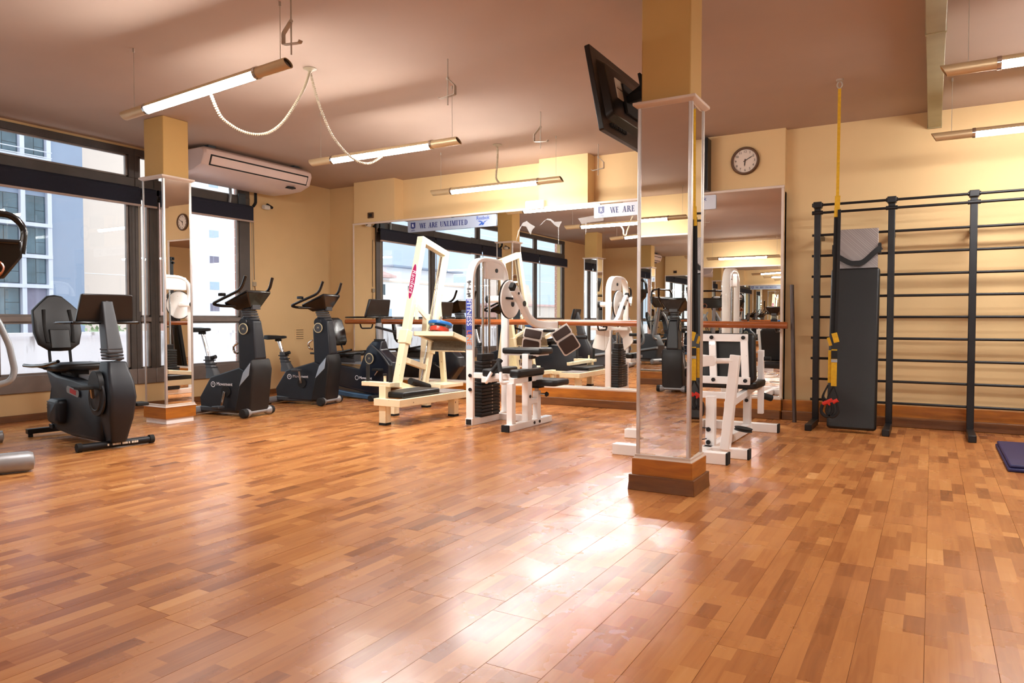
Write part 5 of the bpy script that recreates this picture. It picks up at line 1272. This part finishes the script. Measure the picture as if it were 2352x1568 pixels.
# weight tower behind the pillar, visible in the wall mirror
path = fillet([(-2.27, 6.35, .07), (-2.27, 6.35, 1.69), (-2.27, 6.85, 1.69), (-2.27, 6.85, .06)], .2, 7)
WB(t).sweep(rr(.10, .07, .012, 2), path, (1, 0, 0)).build('tower_arch', 'white_enamel')
WB(t).lim(-2.32, -2.22, 6.48, 6.72, 1.48, 1.66).build('pulley_housing', 'white_enamel', bevel=0.01)
for y in (6.52, 6.68): WB(t).cyl((-2.27, y, .07), (-2.27, y, 1.66), .0135, 12).build('guide_rod', 'chrome')
z = .085
for k in range(12):
    WB(t).lim(-2.33, -2.21, 6.44, 6.76, z, z + .031).build('stack_plate', 'iron', bevel=0.006); z += .0345
WB(t).lim(-2.32, -2.22, 6.30, 6.92, 0.0, .07).build('tower_rail', 'white_enamel', bevel=0.005)

# ------------------------------------------------------------------ outdoors: overcast street seen through the windows
EY = 0.0
def ex(x, y, z, s): return (x * s, EY + (y - EY) * s, 1.05 + (z - 1.05) * s)
tag(B().lim(-200, XW - 0.4, -160, 160, -13.2, -13).build('street_ground', 'street', smooth=False), 'pale street ground far below the windows', 'ground', kind='structure')
tag(B().lim(-11.2, -11, -26, 16, -4, 0.84).lim(-11.22, -10.95, -26, 16, 0.82, 0.87).build('parapet_wall', 'parapet_render', smooth=False), 'low rough white parapet wall with drip stains outside the windows', 'wall', kind='structure')
tag(B().lim(-10.95, -8.4, -26, 16, -4, 0.25).build('terrace', 'facade_white', smooth=False), 'pale terrace slab outside the windows', 'terrace', kind='structure')
t = thing('bush', 'pale green bush growing behind the white parapet wall', 'bush', (-12.2, 6.95, 0))
b_ = B(); rb = random.Random(11)
for k in range(420):
    c = V(rb.gauss(0, .3), rb.uniform(-.55, .75), .45 + abs(rb.gauss(0, .25)))
    if c.z > 1.12: c.z = 1.12 - rb.random() * .2
    u = V(rb.gauss(0, 1), rb.gauss(0, 1), rb.gauss(0, 1)).normalized(); v_ = u.orthogonal().normalized(); s_ = rb.uniform(.04, .08)
    b_.add([c - u * s_, c + v_ * s_ * .5, c + u * s_, c - v_ * s_ * .5], [(0, 1, 2, 3)])
o = b_.build('foliage', 'bush_leaf', t, smooth=False); o['kind'] = 'stuff'
b_ = B()
for k in range(5): b_.tube([(0, -.2 + .15 * k, -.6), (.05 * (k - 2), -.4 + .22 * k, .7)], .02, 6)
b_.build('stem', 'stick_wood', t)

def far_window(t, s, x, y0, y1, z0, z1, split=.62, cross=None, glass='far_glass', fr='far_frame'):
    """window standing in a facade at x = const (given in the scaled-down frame s)"""
    ox = t.location
    q = lambda a, b, c, d, e0, e1: B().lim((x + e0) * s - ox.x, (x + e1) * s - ox.x, EY + (a - EY) * s - ox.y, EY + (b - EY) * s - ox.y, 1.05 + (c - 1.05) * s - ox.z, 1.05 + (d - 1.05) * s - ox.z)
    f = q(y0, y1, z0, z1, -.02, .012).build('window', fr, t, smooth=False)
    e = .012
    ym = y0 + (y1 - y0) * split
    for a, b, c, d in ((y0 + e, ym - e * .6, z0 + e, z1 - e), (ym + e * .6, y1 - e, z0 + e, (z0 + (z1 - z0) * cross - e * .5) if cross else z1 - e)) + (((ym + e * .6, y1 - e, z0 + (z1 - z0) * cross + e * .5, z1 - e),) if cross else ()):
        q(a, b, c, d, .012, .016).build('pane', glass, f, smooth=False)
    return f
# grey-blue block
s = 4.0
t = thing('apartment_building', 'grey blue apartment block with deep framed windows beyond the left window', 'building', ex(-17, 8.2, -3, s))
ox = t.location
def exb(x0, x1, y0, y1, z0, z1, s): return B().lim(x0 * s - ox.x, x1 * s - ox.x, EY + (y0 - EY) * s - ox.y, EY + (y1 - EY) * s - ox.y, 1.05 + (z0 - 1.05) * s - ox.z, 1.05 + (z1 - 1.05) * s - ox.z)
exb(-19, -17.0, 6.0, 9.42, -2.5, 9, s).build('wall', 'facade_grey', t, smooth=False)
for y in (6.62, 7.38, 8.10, 8.64):
    exb(-17.0, -16.9, y - .045, y + .045, -2.5, 9, s).build('pier', 'facade_frame', t, smooth=False)
rows = [(-.18, .40), (.50, 1.07), (1.17, 1.75), (1.85, 2.40), (2.50, 3.07), (3.19, 3.77), (4.02, 4.40), (4.62, 5.10)]
for i, (z0, z1) in enumerate(rows):
    exb(-17.0, -16.88, 6.0, 8.68, z0 - .10, z0 - .02, s).build('floor_band', 'facade_frame', t, smooth=False)
    for (a, b) in ((6.68, 7.32), (7.45, 8.04), (8.16, 8.58)):
        if a > 8 and i in (1, 2): far_window(t, s, -17, a, b, z0, z1, .97, None, 'far_shutter', 'far_shutter')
        else: far_window(t, s, -17, a, b, z0, z1, .5, .45)
for k in range(3): exb(-16.75, -16.73, 7.3, 8.62, 4.46 + .12 * k, 4.48 + .12 * k, s).build('balcony_rail', 'facade_frame', t, smooth=False)
exb(-17, -16.73, 7.3, 8.64, 4.42, 4.47, s).build('balcony', 'facade_frame', t, smooth=False)
# peach block
t = thing('apartment_building', 'plain peach blank-walled block right of the grey one', 'building', ex(-18, 10.8, -3, s)); ox = t.location
exb(-20, -18, 9.96, 11.62, -2.5, 9, s).build('wall', 'facade_peach', t, smooth=False)
for z in (2.2, 4.2, 6.2): exb(-18.0, -17.995, 9.98, 11.6, z, z + .012, s).build('render_joint', 'facade_white', t, smooth=False)
# white tower
s = 3.0
t = thing('apartment_building', 'white block with a column of small square windows beyond the mirrored window pillar', 'building', ex(-26, 18.5, -3, s)); ox = t.location
exb(-29, -26, 16.6, 24.5, -3, 11, s).build('wall', 'facade_white', t, smooth=False)
for z in (1.42, 2.32, 3.39, 4.47, 5.53, 6.58, 7.6):
    far_window(t, s, -26, 19.54, 20.0, z, z + .34, .4, None, 'far_shutter' if int(z) % 2 else 'silver_panel', 'facade_frame')
    far_window(t, s, -26, 18.2, 18.5, z, z + .34, .5, None, 'far_shutter', 'facade_frame')
    far_window(t, s, -26, 16.9, 17.3, z - .05, z + .35, .5, None, 'far_glass', 'facade_frame')
# brick piers of the gym's own facade, outside both window ends
for y0, y1, lb in ((7.03, 7.45, 'brick pier outside the window end at the beige corner'), (-1.9, -1.25, 'brick pier outside the last window, seen in the mirror')):
    tag(B().lim(-8.79, -8.70, y0, y1, -3, 4.5).build('brick_pier', 'brick_wall', smooth=False), lb, 'pier', kind='structure')
# houses seen through the windows in the mirror
s = 2.0; EY = 16.16
Yq = lambda y: EY + (y - EY) * s - ox.y
Zq = lambda z: 1.05 + (z - 1.05) * s - ox.z
t = thing('house', 'white house with red tiled roof seen through the mirror windows', 'building', ex(-16, -4.5, -3, s)); ox = t.location
exb(-20, -16, -8.2, -1.0, -5, 2.50, s).build('wall', 'facade_white', t, smooth=False)
exb(-16, -15.97, -8.2, -1.0, 2.36, 2.42, s).build('string_course', 'facade_peach', t, smooth=False)
b_ = B(); b_.prism([(-20.0 * s - ox.x, Zq(2.50)), (-15.7 * s - ox.x, Zq(2.50)), (-15.7 * s - ox.x, Zq(2.58)), (-18 * s - ox.x, Zq(3.25)), (-20 * s - ox.x, Zq(2.6))], 'y', Yq(-3.5), Yq(-.9)); b_.build('roof', 'roof_tile', t, smooth=False)
exb(-19, -16.3, -7.9, -3.7, 2.5, 2.95, s).build('attic', 'facade_white', t, smooth=False)
exb(-16.4, -15.9, -8.0, -3.6, 2.92, 2.98, s).build('coping', 'facade_grey', t, smooth=False)
for y in (-3.25, -4.7, -6.3):
    far_window(t, s, -16, y, y + .17, 1.92, 2.28, .5)
far_window(t, s, -16, -3.6, -3.2, 1.18, 1.45, .35, None, 'silver_panel', 'facade_frame')
far_window(t, s, -16, -6.4, -5.9, 1.18, 1.5, .35, None, 'silver_panel', 'facade_frame')
t = thing('apartment_building', 'pale blue blank-walled building seen through the mirror windows', 'building', ex(-19, -14, -3, s)); ox = t.location
exb(-24, -19, -34, -11.2, -5, 9, s).build('wall', 'facade_blue', t, smooth=False)
for z in (3.2, 5.2): exb(-19.0, -18.99, -33, -11.3, z, z + .02, s).build('render_joint', 'facade_white', t, smooth=False)
t = thing('apartment_building', 'tall white and brick building behind the red roofed house in the mirror', 'building', ex(-26, -9, -3, s)); ox = t.location
exb(-30, -26, -18, -6.6, -5, 4.6, s).build('wall', 'facade_white', t, smooth=False)
exb(-30, -26, -6.6, -5.2, -5, 6.2, s).build('brick_wing', 'brick_wall', t, smooth=False)
for y in (-9.6, -8.4):
    for z in (3.1, 3.7): far_window(t, s, -26, y, y + .5, z, z + .3, .5)
far_window(t, s, -26, -6.3, -5.8, 3.8, 4.3, .5)
t = thing('brick_building', 'low red brick building with pale gable seen through the mirror windows', 'building', ex(-14, -11, -3, s)); ox = t.location
exb(-15.5, -14, -11.9, -7.6, -5, 1.62, s).build('wall', 'brick_wall', t, smooth=False)
exb(-15.6, -13.9, -12.0, -7.5, 1.62, 1.70, s).build('coping', 'roof_tile', t, smooth=False)
b_ = B(); b_.prism([(Yq(-8.2), Zq(1.7)), (Yq(-10.8), Zq(1.7)), (Yq(-10.4), Zq(2.5)), (Yq(-8.2), Zq(2.9))], 'x', -15.4 * s - ox.x, -14.6 * s - ox.x); b_.build('gable', 'facade_peach', t, smooth=False)

# ------------------------------------------------------------------ small pieces become sub-parts of the part they sit on
SUB = {'pedal': 'crank', 'leg_foot': 'leg', 'badge_disc': 'badge_ring', 'badge_word': 'badge_ring', 'groove': 'backrest', 'lumbar_pad': 'backrest', 'shifter': 'handlebar',
       'saddle_clamp': 'saddle', 'sleeve_rib': 'seat_sleeve', 'foot_cap': 'front_foot', 'foot_print': 'front_foot', 'leveller': 'rear_foot', 'label_word': 'oval_label', 'pin_knob': 'pin',
       'adjust_knob': 'knob_shaft', 'pin_hole': 'stack_plate', 'lever_cap': 'lever_arm', 'lever_bolt': 'lever_arm', 'lever_bearing': 'lever_arm', 'disc_bolt': 'cam_disc', 'cam_rim': 'cam_disc',
       'foam_pad': 'pad_shell', 'end_plug': 'housing', 'clamp': 'post', 'post_cap': 'post', 'numeral': 'face', 'vent_slot': 'bezel', 'label_line': 'rating_label', 'shield_letter': 'shield',
       'shield_line': 'shield', 'strip_word': 'label_strip', 'belt_clip': 'belt', 'gusset_hole': 'gusset', 'logo_star': 'logo_mark', 'cover_ring': 'crank_cover', 'label_patch': 'side_label',
       'wire_anchor': 'wire', 'louvre': 'air_slot', 'housing_bolt': 'pulley_housing', 'console_clip': 'console', 'gaiter_ring': 'mast', 'mast_clip': 'mast', 'vent_rib': 'body', 'end_cap': ('rear_tube', 'front_foot', 'cross_foot', 'rear_foot', 'front_rail')}
base = lambda o: o.name.split('.')[0]
def mid(o):
    bb = [Vector(c) for c in o.bound_box]; return sum(bb, Vector()) / 8
for root in [o for o in S.objects if o.parent is None and o.children]:
    ch = list(root.children)
    for c in ch:
        want = SUB.get(base(c))
        if not want or c.type != 'MESH': continue
        want = (want,) if isinstance(want, str) else want
        cand = [p for p in ch if base(p) in want and p is not c]
        if cand: c.parent = min(cand, key=lambda p: (mid(p) - mid(c)).length)
